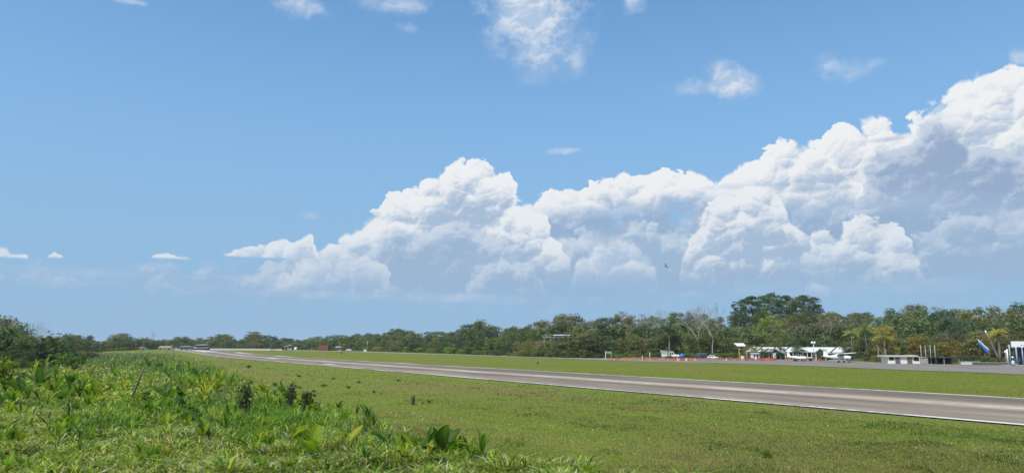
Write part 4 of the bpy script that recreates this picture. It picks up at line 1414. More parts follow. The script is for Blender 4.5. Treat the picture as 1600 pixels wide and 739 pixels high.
# ---- terminal with long white roofs and two dark gabled porches
A, B = at(1180, 561.0), at(1346, 563.4)
off = Vector((0, 9.0, 0))
A, B = A + off, B + off
ax = B - A; ln = math.hypot(ax.x, ax.y); ang = math.atan2(ax.y, ax.x)
kt = A.y / FPX
tm = empty('terminal_building', A, ang)
H_E, H_R = 2.75, 4.45
X = lambda px: (px - 1180) / 166.0 * ln
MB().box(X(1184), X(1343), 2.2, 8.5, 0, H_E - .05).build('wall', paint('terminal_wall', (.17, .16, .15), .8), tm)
rf = empty  # (no empties below a thing: the roof segments are parts of the building)
def roof_seg(a, b, ridge=H_R):
    mb = MB()
    n = max(2, int((b - a) / 1.1))
    # front and rear slopes of ribbed white sheet
    for (y0, z0, y1, z1) in ((-1.2, H_E, 3.6, ridge), (3.6, ridge, 9.2, H_E)):
        mb.hexa([(a, y0, z0 - .05), (b, y0, z0 - .05), (b, y1, z1 - .05), (a, y1, z1 - .05)], [(a, y0, z0), (b, y0, z0), (b, y1, z1), (a, y1, z1)])
        for i in range(n + 1):
            x = a + (b - a) * i / n
            mb.hexa([(x - .04, y0, z0 + .002), (x + .04, y0, z0 + .002), (x + .04, y1, z1 + .002), (x - .04, y1, z1 + .002)],
                    [(x - .03, y0, z0 + .05), (x + .03, y0, z0 + .05), (x + .03, y1, z1 + .05), (x - .03, y1, z1 + .05)])
    mb.box(a - .03, b + .03, 3.45, 3.75, ridge + .005, ridge + .10)
    r = mb.build('roof', ROOF_W, tm)
    for x in (a + .02, b - .02):
        MB().add([(x, -.9, H_E), (x, 8.9, H_E), (x, 3.6, ridge - .08)], [(0, 1, 2)]).build('gable_end', DARKW, r)
    return r
for a, b in ((1180, 1197), (1200, 1221), (1224, 1244), (1247, 1297), (1297.6, 1320), (1323, 1342)):
    roof_seg(X(a), X(b))
for pa, pb in ((1229, 1245), (1301, 1317)):                  # gabled porches
    a, b = X(pa), X(pb); m = (a + b) / 2
    pz = H_E + 1.25
    mb = MB()
    mb.prism([(a - .5, H_E - .62), (m, pz), (b + .5, H_E - .62), (b + .5, H_E - .50), (m, pz + .14), (a - .5, H_E - .50)], -3.2, 1.0)
    pr = mb.build('porch_roof', ROOF_W, tm)
    MB().prism([(a, H_E - .60), (b, H_E - .60), (m, pz - .10)], -2.9, -2.8).build('gable', DARKW, pr)
    for x in (a + .1, b - .1):
        MB().box(x - .1, x + .1, -3.0, -2.8, 0, H_E - .62).build('column', WHITE_P, tm)
for px in (1181, 1190, 1201, 1210, 1220, 1248, 1254, 1261, 1268.5, 1277, 1284, 1291, 1298, 1325, 1333, 1341):
    x = X(px)
    MB().box(x - .11, x + .11, -.95, -.73, 0, H_E - .06).build('column', WHITE_P if px not in (1210, 1325) else GREY_P, tm)
for px in (1252, 1259, 1266, 1280, 1288, 1206, 1216):
    x = X(px)
    w = MB().box(x - .62, x + .62, 2.14, 2.197, .9, 2.2).build('window', DARKM, tm)
    MB().box(x - .54, x - .03, 2.11, 2.138, .98, 2.12).build('pane', GLASS, w)
    MB().box(x + .03, x + .54, 2.11, 2.138, .98, 2.12).build('pane', GLASS, w)
MB().box(X(1181), X(1345), -1.3, 9.0, -.1, .12).build('floor_slab', GREY_P, tm)
MB().box(X(1247), X(1300), -1.02, -.94, .55, .66).build('rail', STEEL, tm)
tag(tm, 'long low terminal with bright white roofs and two dark gabled porches', 'building')
p = at(1184.5, 561.4); k = p.y / FPX
sh = empty('white_hut', p + Vector((0, 2.0, 0)), R(4))
MB().box(-5 * k, 5 * k, 0, 2.2, 0, 2.05).build('wall', WHITE_P, sh)
MB().hexa([(-6 * k, -.4, 2.06), (6 * k, -.4, 2.06), (6 * k, 2.6, 2.3), (-6 * k, 2.6, 2.3)], [(-6 * k, -.4, 2.16), (6 * k, -.4, 2.16), (6 * k, 2.6, 2.4), (-6 * k, 2.6, 2.4)]).build('roof', ROOF_W, sh)
MB().box(1 * k, 3.4 * k, -.03, -.002, .02, 1.85).build('door', DARKW, sh)
MB().box(-3.6 * k, -1.4 * k, -.03, -.002, .9, 1.6).build('window', GLASS, sh)
tag(sh, 'small white hut at the left end of the white terminal roofs', 'hut')
p = at(1213.5, 561.6); k = p.y / FPX
kb = empty('ticket_booth', p + Vector((0, 1.5, 0)))
MB().box(-1.6 * k, 1.6 * k, 0, 1.2, 0, height_to(p, 552)).build('wall', WHITE_P, kb)
MB().box(-2.0 * k, 2.0 * k, -.12, 1.3, height_to(p, 552) + .005, height_to(p, 551.2)).build('roof', ROOF_W, kb)
MB().box(-.9 * k, .9 * k, -.03, -.002, .9, 1.6).build('window', GLASS, kb)
tag(kb, 'narrow white booth between orange barrier cluster and first porch', 'booth')

# ---- aircraft
def loft(mb, secs, n=12):
    """secs: (x, half-width, half-height, z-centre)"""
    vs, fs = [], []
    for x, hw, hh, zc in secs:
        for k in range(n):
            a = 2 * math.pi * k / n
            c, s = math.cos(a), math.sin(a)
            vs.append((x, hw * math.copysign(abs(c) ** .8, c), zc + hh * math.copysign(abs(s) ** .8, s)))
    for i in range(len(secs) - 1):
        for k in range(n):
            fs.append((i * n + k, i * n + (k + 1) % n, (i + 1) * n + (k + 1) % n, (i + 1) * n + k))
    fs.append(tuple(range(n - 1, -1, -1))); fs.append(tuple(range((len(secs) - 1) * n, len(secs) * n)))
    return mb.add(vs, fs, True)
def aerofoil(mb, y0, y1, x0, c0, x1, c1, z0, z1, th=.12):
    """wing panel between spans y0 and y1 (leading edge x, chord c)"""
    sec = [(0, 0), (.12, .55), (.35, .6), (.7, .3), (1, 0), (.6, -.22), (.15, -.32)]
    vs = []
    for (y, xl, c, z) in ((y0, x0, c0, z0), (y1, x1, c1, z1)):
        vs += [(xl - c * a, y, z + th * c * b) for a, b in sec]
    n = len(sec)
    return mb.add(vs, [tuple(range(n)), tuple(range(2 * n - 1, n - 1, -1))] + [(i, (i + 1) % n, (i + 1) % n + n, i + n) for i in range(n)], False)
def fin(mb, pts, y, t=.05):
    return mb.prism([(x, z) for x, z in pts], y - t, y + t)
def aircraft(name, loc, rz, sc, high, label):
    root = empty(name, loc, rz, sc)
    mb = MB()
    if high:
        loft(mb, [(2.3, .18, .18, 1.25), (2.15, .42, .36, 1.25), (1.1, .55, .46, 1.28), (.7, .58, .52, 1.30), (.2, .58, .72, 1.48), (-1.3, .56, .72, 1.48), (-2.2, .42, .50, 1.42), (-4.0, .20, .24, 1.42), (-5.2, .08, .12, 1.46)])
    else:
        loft(mb, [(2.4, .18, .18, 1.10), (2.2, .42, .38, 1.10), (1.2, .54, .46, 1.12), (.4, .58, .52, 1.16), (-1.3, .56, .52, 1.18), (-2.4, .42, .40, 1.22), (-4.0, .20, .24, 1.28), (-5.1, .07, .12, 1.34)])
    fu = mb.build('fuselage', WHITE_P, root)
    if high:
        zw = 2.24
        for s in (-1, 1):
            w = MB(); aerofoil(w, 0.02 * s, 2.6 * s, .85, 1.62, .85, 1.62, zw, zw + .08); aerofoil(w, 2.6 * s, 5.5 * s, .85, 1.62, .66, 1.12, zw + .08, zw + .20)
            wg = w.build('wing', WHITE_P, root)
            MB().box(-.62, -.34, s * 3.2 - .0 if s > 0 else -5.2, 5.2 if s > 0 else -3.2, zw + .04, zw + .075).build('aileron', STEEL, wg)
            MB().tube([(.35, s * .56, 1.05), (.25, s * 2.7, zw + .03)], .05, 6).build('strut', WHITE_P, root)
        MB().hexa([(.95, -.50, 1.62), (.95, .50, 1.62), (.95, .52, 1.60), (.95, -.52, 1.60)], [(.30, -.46, 2.16), (.30, .46, 2.16), (.24, .46, 2.18), (.24, -.46, 2.18)]).build('windscreen', GLASS, fu)
        for s in (-1, 1):
            MB().add([(.45, s * .592, 1.55), (-.35, s * .592, 1.55), (-.35, s * .54, 2.02), (.15, s * .54, 2.02)], [(0, 1, 2, 3)]).build('window', GLASS, fu)
            MB().add([(-.45, s * .588, 1.55), (-1.15, s * .575, 1.55), (-1.05, s * .53, 2.02), (-.45, s * .54, 2.02)], [(0, 1, 2, 3)]).build('window', GLASS, fu)
    else:
        for s in (-1, 1):
            w = MB(); aerofoil(w, .40 * s, 4.9 * s, .75, 1.72, .55, 1.25, .82, 1.22); w.build('wing', WHITE_P, root)
        c = MB(); loft(c, [(.95, .25, .05, 1.58), (.4, .44, .36, 1.62), (-.3, .48, .50, 1.66), (-1.2, .42, .44, 1.62), (-2.0, .24, .10, 1.55)])
        cn = c.build('canopy', GLASS, root)
        for x in (.35, -.55, -1.35):
            MB().tube([(x, -.47, 1.60), (x, -.36, 2.02), (x, 0, 2.19), (x, .36, 2.02), (x, .47, 1.60)], .035, 5).build('canopy_frame', WHITE_P, cn)
    zt = 1.46 if high else 1.34
    f = MB(); fin(f, [(-3.7, zt + .12), (-4.55, zt + 1.45), (-5.15, zt + 1.45), (-5.25, zt)], 0); f.build('tail_fin', WHITE_P, root)
    for s in (-1, 1):
        w = MB(); aerofoil(w, .05 * s, 1.75 * s, -4.25, .95, -4.5, .62, zt + .02, zt + .05, .10); w.build('tailplane', WHITE_P, root)
    for s in (-1, 1):
        lg = MB().tube([(-.35, s * .45, .98), (-.40, s * 1.2, .34)], .05, 6).build('landing_gear', STEEL, root)
        MB().wheel((-.40, s * 1.24, .24), .24, .14, 12).build('wheel', RUBBER, lg)
    lg = MB().tube([(1.65, 0, .95), (1.75, 0, .28)], .05, 6).build('nose_gear', STEEL, root)
    MB().wheel((1.75, 0, .21), .21, .12, 12).build('wheel', RUBBER, lg)
    sp = MB().lathe([(.19, 0), (.15, .14), (.03, .30)], 10).build('spinner', DARKM, root)
    sp.rotation_euler = (0, R(90), 0); sp.location = (2.32, 0, 1.25 if high else 1.10)
    MB().hexa([(2.42, -.06, .35 if high else .22), (2.42, .06, .35 if high else .22), (2.46, .06, .35 if high else .22), (2.46, -.06, .35 if high else .22)],
              [(2.42, -.06, 2.15 if high else 2.0), (2.42, .06, 2.15 if high else 2.0), (2.46, .06, 2.15 if high else 2.0), (2.46, -.06, 2.15 if high else 2.0)]).build('propeller', DARKM, root)
    return tag(root, label, 'aircraft', 'light aircraft parked on the apron')
aircraft('light_aircraft', at(1251, 564.2), R(-62), 1.04, False, 'white low-wing light plane with glazed canopy, parked left of the light pole')
aircraft('light_aircraft', at(1317, 566.2), R(-54), 1.18, True, 'white high-wing light plane parked nearest, at the right of the roofs')

# ---- lamp post with round white heads
p = at(1272.5, 563.4); h = height_to(p, 535.5)
lp = empty('lamp_post', p)
MB().tube([(0, 0, 0), (0, 0, h)], [.16, .10], 8).build('pole', STEEL, lp)
for s in (-1, 1):
    hd = MB().tube([(0, 0, h - .25), (s * .32, 0, h - .1)], .05, 6).build('arm', STEEL, lp)
    MB().ball((s * .42, 0, h + .05), .40, .36, .46, 12, 8).build('lamp', WHITE_P, hd)
MB().box(-.3, .3, -.3, .3, 0, .18).build('base', GREY_P, lp)
tag(lp, 'tall pole topped by two round white lamps before the white roofs', 'lamp post')

# ---- cream building with flat white roof, grey annex, flagpoles
A = at(1388, 568.0); k = A.y / FPX
cb = empty('cream_building', A, R(-3))
h = height_to(A, 557.0)
W_ = 47.5 * k
MB().box(0, W_, 0, 4.5, 0, h).build('wall', CREAM_P, cb)
MB().box(-.01, W_ + .03, -.05, -.003, .0, 1.2 * k * 1.6).build('plinth', WHITE_P, cb)
MB().box(-4.6 * k, W_ - 3 * k, -.45, 5.0, h + .004, h + 1.9 * k).build('roof', ROOF_W, cb)
for a, b, lo in ((1.8, 8.8, .50), (38.5, 46.5, .42)):
    w = MB().box(a * k, b * k, -.06, -.004, h * lo, h * .94).build('window', DARKM, cb)
    n = 3
    for i in range(n):
        x0 = a * k + (b - a) * k * i / n
        MB().box(x0 + .05, x0 + (b - a) * k / n - .05, -.085, -.062, h * lo + .07, h * .94 - .07).build('pane', GLASS, w)
for a, b, m_ in ((10.6, 18.2, NAVY), (28.6, 36.2, DARKW)):
    d = MB().box(a * k, b * k, -.08, -.055, .02, h * .90).build('door', m_, cb)
    for i in range(4):
        x = a * k + (b - a) * k * (i + .5) / 4
        MB().box(x - .04, x + .04, -.11, -.082, .1, h * .84).build('bar', GREY_P, d)
MB().prism([(W_ - 4 * k, h), (W_ + 1.5 * k, h), (W_ - 4 * k, h + 2.6 * k)], 1.0, 4.4).build('parapet', GREY_P, cb)
tag(cb, 'small cream building with a flat white roof and two dark doors', 'building')
A = at(1436.5, 567.8); k = A.y / FPX
ga = empty('grey_annex', A, R(-3)); h = height_to(A, 558.5)
MB().box(0, 15.2 * k, .3, 4.6, 0, h).build('wall', GREY_P, ga)
for i in range(5):
    x = 15.2 * k * i / 5
    MB().box(x + .03, x + 15.2 * k / 5 - .03, .24, .297, .05, h - .06).build('panel', paint('annex_panel', (.44, .42, .375), .85, grime=.2), ga)
MB().box(-.1, 15.2 * k + .1, .1, 4.8, h + .004, h + .14).build('roof', GREY_P, ga)
tag(ga, 'low grey panelled annex at the right of the cream building', 'building')
for px, top, lab in ((1440.6, 540, 'leftmost of four tall white flagpoles before the grey annex'), (1447.6, 540, 'second white flagpole from the left before the grey annex'),
                     (1455.4, 540, 'third white flagpole, just right of the grey annex'), (1462.5, 540, 'rightmost white flagpole beside the dark shelter')):
    pole('flagpole', px, 568.6, top, .055, paint('pole_white', (.62, .66, .72), .5), lab, 'flagpole', 'four bare flagpoles beside the cream building', cap=True)
# dark open shelter
A = at(1464, 569.0); k = A.y / FPX
os_ = empty('open_shelter', A); h = height_to(A, 559.0)
MB().box(-.3, 38 * k, .2, 4.6, h, h + .16).build('roof', DARKM, os_)
for i in range(4):
    x = 1.5 * k + i * 11.5 * k
    MB().box(x - .09, x + .09, .4, .58, 0, h - .003).build('post', STEEL if i in (1, 3) else DARKM, os_)
MB().box(1 * k, 37 * k, 4.3, 4.5, 0, h - .01).build('rear_wall', DARKW, os_)
for i in range(3):
    x = (4 + i * 11.5) * k
    b_ = MB().box(x, x + 5 * k, 2.0, 2.5, .40, .47).build('bench', GREY_P, os_)
    for q in (.15, 5 * k - .15):
        MB().box(x + q - .04, x + q + .04, 2.05, 2.45, 0, .397).build('leg', DARKM, b_)
tag(os_, 'dark open-sided shelter between the flagpoles and the low white wall', 'shelter')
# low white wall, long dark planter
A = at(1502, 569.4); k = A.y / FPX
lw = empty('low_wall', A, R(-2)); h = height_to(A, 565.2)
MB().box(0, 28.5 * k, 0, .25, 0, h).build('wall', paint('whitewash', (.62, .64, .66), .8, grime=.2), lw)
MB().box(-.05, 28.6 * k, -.05, .3, h + .003, h + .08).build('coping', WHITE_P, lw)
tag(lw, 'low whitish wall left of the dark planter', 'wall')
A = at(1530, 570.4); k = A.y / FPX
pt = empty('planter', A, R(-2)); h = height_to(A, 566.2)
MB().box(0, 50 * k, 0, 3.0, 0, h).build('box', STONE, pt)
for i in range(13):
    x = 50 * k * i / 13
    MB().box(x + .03, x + 50 * k / 13 - .03, -.07, -.003, .05, h - .05).build('block', STONE, pt)
MB().box(-.06, 50 * k + .06, -.1, .25, h + .003, h + .09).build('coping', GREY_P, pt)
MB().box(.1, 50 * k - .1, .26, 2.9, h - .02, h + .04).build('soil', paint('soil', (.06, .045, .03), .95), pt)
tag(pt, 'long dark stone planter below the blue flag', 'planter')
HP = h
def on_planter(px, back=1.4):
    q = at_y(px, A.y + back); q.z = float(gz(q.x, q.y)) + HP + .03
    return q
# leaning dead trunk with a white tip
b0 = on_planter(1559.5)
dt = empty('dead_trunk', b0)
top = at_y(1543, b0.y); hx = top.x - b0.x
hz = height_to(b0, 517)
pts_ = [(0, 0, -.1), (hx * .22, .05, hz * .25), (hx * .50, 0, hz * .5), (hx * .85, -.05, hz * .78), (hx, 0, hz * .93)]
MB().tube(pts_, [.34, .25, .22, .19, .12], 9).build('trunk', B_GREY, dt)
MB().tube([(hx, 0, hz * .90), (hx - .12, 0, hz * .97), (hx - .2, .02, hz * 1.03)], [.17, .20, .05], 8).build('white_tip', WHITE_P, dt)
for i in range(9):
    f = mesh_obj('dead_frond', PALM_FROND[i % 3], dt)
    f.location = (hx * .80, -.03, hz * .74); f.rotation_euler = (0, R(70 + 5 * (i % 3)), i * .7); f.scale = (1.05, 1.05, 1.05); f.color = (.17, .13, .085, 1)
tag(dt, 'leaning dead palm trunk with a white tip beside the blue flag', 'tree')
# blue flag on its rusty pole
b1 = on_planter(1544.6, 1.0); k = b1.y / FPX
fl = empty('flag', b1)
h = height_to(b1, 545)
MB().tube([(0, 0, 0), (0, 0, h)], [.13, .10], 7).build('pole', RUST, fl)
MB().tube([(0, 0, h - .05), (-15.5 * k, 0, height_to(b1, 530.5) + .05)], [.05, .03], 6).build('boom', WHITE_P, fl)
n, m = 14, 6
def cloth(lo, hi):
    vs, fs = [], []
    z1 = height_to(b1, 530.5) - h
    for i in range(n + 1):
        t = i / n
        for j in range(m + 1):
            s = lo + (hi - lo) * j / m
            x, z = -15.3 * k * t, h + z1 * t
            drop = 7.4 * k * s * (1 - .25 * t)
            vs.append((x - drop * .25 + .02, -.05 - .10 * math.sin(t * 7 + s * 3) * (.3 + s), z - .06 - drop))
    for i in range(n):
        for j in range(m):
            q = i * (m + 1) + j
            fs.append((q, q + 1, q + m + 2, q + m + 1))
    return vs, fs
for lo, hi, mt in ((0, .26, WHITE_P), (.26, .72, paint('flag_blue', (.04, .22, .62), .7)), (.72, 1.0, paint('flag_deep_blue', (.03, .12, .42), .7))):
    v_, f_ = cloth(lo, hi)
    mb = MB().add(v_, f_, True)
    o = mb.build('stripe', mt, fl)
    so = o.modifiers.new('thickness', 'SOLIDIFY'); so.thickness = .012
tag(fl, 'blue flag with a white edge stretched from a slanting boom', 'flag')
# blue and white stand beside the columns
p = at(1583.5, 571.2); k = p.y / FPX
st = empty('blue_white_stand', p)
MB().box(-2.4 * k, 2.2 * k, -.25, .25, 0, .18).build('base', BLUE_P, st)
MB().lathe([(2.1 * k, .18), (2.3 * k, .5), (2.1 * k, 1.15), (1.5 * k, 1.3)], 14).build('drum', paint('pale_blue', (.50, .60, .78), .5), st)
MB().tube([(0, 0, 1.3), (0, 0, 2.0)], .06, 6).build('stem', STEEL, st)
MB().ball((0, 0, 2.12), .32, .32, .22, 10, 6).build('cap', WHITE_P, st)
tag(st, 'small blue and white stand with a round white cap beside blue columns', 'stand')
pole('lamp_bollard', 1573.0, 569.6, 551.5, .10, GREY_P, 'grey garden lamp with white globe right of golden palm', 'lamp', cap=None)
q = at(1573.0, 569.6)
o = MB().ball((0, 0, height_to(q, 551.5) + .3), .32, .32, .42, 10, 7).build('globe', WHITE_P, [x for x in bpy.data.objects if x.name.startswith('lamp_bollard')][0])
# building with curved white fascia and blue columns at the right edge
A = at(1577.5, 571.0); k = A.y / FPX
fb = empty('arrivals_building', A + Vector((0, .3, 0)), R(-3))
h0, h1 = height_to(A, 542.0), height_to(A, 533.0)
cx_, r_ = 26.0, 26.0
def arc(n, x0, x1):
    return [(x0 + (x1 - x0) * i / n, .00 + 2.2 * (1 - math.sin(min(1, (i / n) * 1.6) * math.pi / 2))) for i in range(n + 1)]
pts_ = arc(12, 12.5 * k, 110 * k)
mb = MB()
vs = [(x, y - .7, h0) for x, y in pts_] + [(x, y - .7, h1) for x, y in pts_]
nn = len(pts_)
vs += [(x, y - .5, h0) for x, y in pts_] + [(x, y - .5, h1) for x, y in pts_]
fs = [(i, i + 1, i + 1 + nn, i + nn) for i in range(nn - 1)] + [(i + 2 * nn, i + 3 * nn, i + 1 + 3 * nn, i + 1 + 2 * nn) for i in range(nn - 1)]
fs += [(i + nn, i + 1 + nn, i + 1 + 3 * nn, i + 3 * nn) for i in range(nn - 1)] + [(i, i + 2 * nn, i + 1 + 2 * nn, i + 1) for i in range(nn - 1)]
fs += [(0, nn, 3 * nn, 2 * nn)]
mb.add(vs, fs, False).build('fascia', WHITE_P, fb)
def skew(x, y):
    return x + y * .74
MB().hexa([(skew(8 * k, 2), 2.0, h1 - .15), (110 * k, 2.0, h1 - .15), (110 * k, 9, h1 - .15), (skew(8 * k, 9), 9, h1 - .15)], [(skew(8 * k, 2), 2.0, h1 - .02), (110 * k, 2.0, h1 - .02), (110 * k, 9, h1 - .02), (skew(8 * k, 9), 9, h1 - .02)]).build('roof', ROOF_W, fb)
MB().hexa([(skew(12 * k, 4), 4.0, 0), (110 * k, 4.0, 0), (110 * k, 9, 0), (skew(12 * k, 9), 9, 0)], [(skew(12 * k, 4), 4.0, h0 + .1), (110 * k, 4.0, h0 + .1), (110 * k, 9, h0 + .1), (skew(12 * k, 9), 9, h0 + .1)]).build('wall', DARKM, fb)
for i in range(7):
    x = skew(13 * k, 4) + i * 14 * k
    w = MB().box(x, x + 12.5 * k, 3.9, 3.997, .15, h0 - .3).build('window', BLUE_P, fb)
    MB().box(x + .1, x + 6 * k, 3.86, 3.898, .25, h0 - .4).build('pane', GLASS, w)
    MB().box(x + 6.5 * k, x + 12.5 * k - .1, 3.86, 3.898, .25, h0 - .4).build('pane', GLASS, w)
CB = paint('blue_grey_column', (.30, .38, .52), .5)
for x, z in ((0.2, 545.0), (4.0, 538.0), (12.8, 541.9), (21.8, 541.9), (36, 541.9), (50, 541.9), (64, 541.9), (80, 541.9)):
    MB().tube([(x * k, -.1 if x > 5 else .2, 0), (x * k, -.1 if x > 5 else .2, height_to(A, z) - .01)], .15, 10).build('column', CB if x > 1 else WHITE_P, fb)
MB().box(17.5 * k, 22 * k, -.78, -.72, h0 + .42, h0 + .56).build('sign_mark', DARKM, fb)
MB().box(0, 110 * k, -.8, 9.0, -.1, .10).build('floor_slab', GREY_P, fb)
tag(fb, 'building with a curved white fascia and slim blue columns at right edge', 'building')

# ---- house on the hill among the trees, its terrace, a low roof further down
y = at(866, base_at(866)).y + 16
A = at_y(866, y); k = y / FPX
zb = 521.5
hh = empty('hill_house', A)
h1 = height_to(A, 522.2)
MB().hexa([(-1 * k, -1.5, h1 - 2.0 * k), (31.5 * k, -1.5, h1 - 2.0 * k), (29 * k, 5, h1 - 2.0 * k), (0, 5, h1 - 2.0 * k)],
          [(-1 * k, -1.5, h1 - .2), (31.5 * k, -1.5, h1 - .6), (29 * k, 5, h1), (0, 5, h1)]).build('roof', ROOF_W, hh)
MB().box(0, 28 * k, .3, 4.6, 0, h1 - 2.0 * k - .01).build('wall', paint('house_wall', (.30, .29, .28), .8), hh)
for i in range(4):
    x = (1.5 + i * 6.7) * k
    w = MB().box(x, x + 5.2 * k, .22, .297, h1 - 6.4 * k, h1 - 2.6 * k).build('window', DARKM, hh)
    MB().box(x + .1, x + 2.5 * k, .19, .217, h1 - 6.2 * k, h1 - 2.8 * k).build('pane', GLASS, w)
    MB().box(x + 2.7 * k, x + 5.2 * k - .1, .19, .217, h1 - 6.2 * k, h1 - 2.8 * k).build('pane', GLASS, w)
zf = height_to(A, 526.8)
MB().box(-18 * k, 19 * k, -2.4, .2, zf - .25, zf).build('terrace', STEEL, hh)
rl = MB()
rl.box(-18 * k, 0, -2.4, -2.34, zf + .85, zf + .92)
rl.build('handrail', STEEL, hh)
for i in range(9):
    x = (-18 + i * 2.2) * k
    MB().box(x - .03, x + .03, -2.4, -2.34, zf + .003, zf + .848).build('baluster', STEEL, hh)
for x in (-14 * k, -6 * k):
    MB().box(x - .06, x + .06, -2.2, -2.08, zf + .003, height_to(A, 521)).build('post', GREY_P, hh)
for x in (-16 * k, -6 * k, 6 * k, 16 * k):
    MB().box(x - .12, x + .12, -2.2, -1.96, 0, zf - .255).build('stilt', GREY_P, hh)
tag(hh, 'house on the wooded slope with a flat white roof and terrace', 'house')
A = at_y(846, at(846, base_at(846)).y + 15); k = A.y / FPX
hz_ = height_to(A, 538.6)
lh = empty('low_shed', A)
MB().hexa([(-6 * k, -1, hz_ - .45), (5.5 * k, -1, hz_ - .45), (5.5 * k, 3, hz_ - .12), (-6 * k, 3, hz_ - .12)], [(-6 * k, -1, hz_ - .30), (5.5 * k, -1, hz_ - .30), (5.5 * k, 3, hz_), (-6 * k, 3, hz_)]).build('roof', ROOF_W, lh)
MB().box(-5 * k, 4.6 * k, 0, 2.6, 0, hz_ - .46).build('wall', CREAM_P, lh)
MB().box(-3 * k, -1 * k, -.04, -.003, .8, hz_ - .8).build('window', GLASS, lh)
tag(lh, 'low white shed roof half hidden in bright bushes below the hill house', 'shed')

_tr = random.Random(61)
for px, top, w in ((838, 541.5, 18), (846, 541.2, 20), (855, 540, 20), (858, 531, 16), (868, 530.5, 24), (880, 529.5, 26), (893, 527, 26), (850, 534, 18)):
    tree('low', px, at(px, base_at(px)).y + (7 if top > 535 else 11), top, w, 'mid green' if int(px) % 2 else 'bright green', 'front row', _tr)

# ---- far structures round the runway end
def hut(name, px, base_py, x0, x1, eave, ridge, wall_m, roof_m, label, y=None, doors=2, depth=6.0, flat=False, tilt=0.0):
    A = at(px, base_py) if y is None else at_y(px, y)
    k = A.y / FPX
    root = empty(name, A)
    a, b = (x0 - px) * k, (x1 - px) * k
    he, hr = height_to(A, eave), height_to(A, ridge)
    MB().box(a + .3, b - .3, 0, depth, 0, he - .02).build('wall', wall_m, root)
    if flat:
        MB().hexa([(a, -.8, he), (b, -.8, he + tilt), (b, depth + .5, he + tilt), (a, depth + .5, he)], [(a, -.8, hr), (b, -.8, hr + tilt), (b, depth + .5, hr + tilt), (a, depth + .5, hr)]).build('roof', roof_m, root)
    else:
        MB().hexa([(a, -.8, he - .1), (b, -.8, he - .1), (b, depth / 2, hr - .1), (a, depth / 2, hr - .1)], [(a, -.8, he), (b, -.8, he), (b, depth / 2, hr), (a, depth / 2, hr)]).build('roof', roof_m, root)
        MB().hexa([(a, depth / 2, hr - .1), (b, depth / 2, hr - .1), (b, depth + .8, he - .1), (a, depth + .8, he - .1)], [(a, depth / 2, hr), (b, depth / 2, hr), (b, depth + .8, he), (a, depth + .8, he)]).build('roof', roof_m, root)
    n = doors
    for i in range(n):
        x = a + (b - a) * (i + .5) / n
        MB().box(x - .5, x + .5, -.05, -.003, .05 if i % 2 == 0 else .9, min(2.1, he - .2)).build('door' if i % 2 == 0 else 'window', DARKM, root)
    return tag(root, label, 'hut' if 'hut' in name else 'building')
hut('beach_hut', 257, 546.6, 247, 267, 543.2, 540.4, CREAM_P, PINK, 'far hut with a faded red roof left of the runway end', doors=3)
hut('low_building', 275, 546.4, 268.5, 281.5, 542.2, 540.4, WHITE_P, DARKM, 'far low building with dark roof over a white base at runway end', doors=2, flat=True)
hut('grey_hut', 290, 546.4, 282.5, 297.5, 541.8, 540.3, GREY_P, STEEL, 'far grey hut just right of the dark-roofed building', doors=4, flat=True)
pv = hut('pavilion', 312, 546.0, 298.5, 324, 543.6, 542.2, DARKW, STEEL, 'far pavilion with a stepped white roof right of grey hut', doors=3)
A = pv.location; k = A.y / FPX
MB().hexa([(-8 * k, 1, height_to(A, 539.2)), (9 * k, 1, height_to(A, 539.2)), (9 * k, 5, height_to(A, 538.9)), (-8 * k, 5, height_to(A, 538.9))],
          [(-8 * k, 1, height_to(A, 538.6)), (9 * k, 1, height_to(A, 538.6)), (8 * k, 5, height_to(A, 537.9)), (-7 * k, 5, height_to(A, 537.9))]).build('upper_roof', STEEL, pv)
MB().box(-6 * k, 7 * k, 1.6, 4.6, height_to(A, 542.4), height_to(A, 539.2) - .01).build('clerestory', DARKW, pv)
hut('white_house', 164, 549, 159, 168.5, 540.6, 538.2, WHITE_P, paint('pale_roof', (.62, .52, .46), .8), 'small white house beyond the weedy meadow at left', y=520, doors=2)
hut('pink_hut', 221, 546.5, 217, 225.5, 543.4, 542.0, WHITE_P, PINK, 'tiny far white hut with pinkish roof left of bare tree', y=540, doors=2)
ts = hut('tilted_shed', 449, 546.4, 443.5, 456, 542.0, 540.6, GREY_P, STEEL, 'far shed with a tilted white roof on the taxiway edge', doors=2, flat=True, tilt=1.3, depth=5)
o = hut('kiosk', 529, 548.2, 524.5, 534, 542.8, 541.2, GREY_P, ROOF_W, 'little kiosk with a white roof under a yellowing palm', doors=2, flat=True, tilt=.2, depth=4)
A = at(505.5, 547.6); k = A.y / FPX
cn = empty('red_container', A, R(3)); h = height_to(A, 539.3)
MB().box(-8 * k, 7 * k, 0, 5, 0, h).build('body', RED_B, cn)
for i in range(14):
    x = -8 * k + 15 * k * (i + .5) / 14
    MB().box(x - .11, x + .11, -.07, -.003, .1, h - .1).build('rib', RED_B, cn)
MB().box(7 * k + .002, 7 * k + 1.3, .8, 4.4, 0, h * .93).build('lean_to', DARKW, cn)
tag(cn, 'brick-red ribbed block standing across the taxiway', 'container')
A = at(462, 547.0)
tk = empty('water_tank', A)
MB().lathe([(1.0, .3), (1.1, .5), (1.1, 1.7), (.8, 2.1), (.25, 2.2)], 14).build('tank', WHITE_P, tk)
MB().box(-1.1, 1.1, -1.1, 1.1, 0, .295).build('stand', GREY_P, tk)
tag(tk, 'small rounded white tank right of the tilted shed', 'tank')
A = at(570, 549.2)
tk = empty('cable_box', A)
MB().box(-.9, .9, 0, .9, 0, 1.5).build('cabinet', WHITE_P, tk)
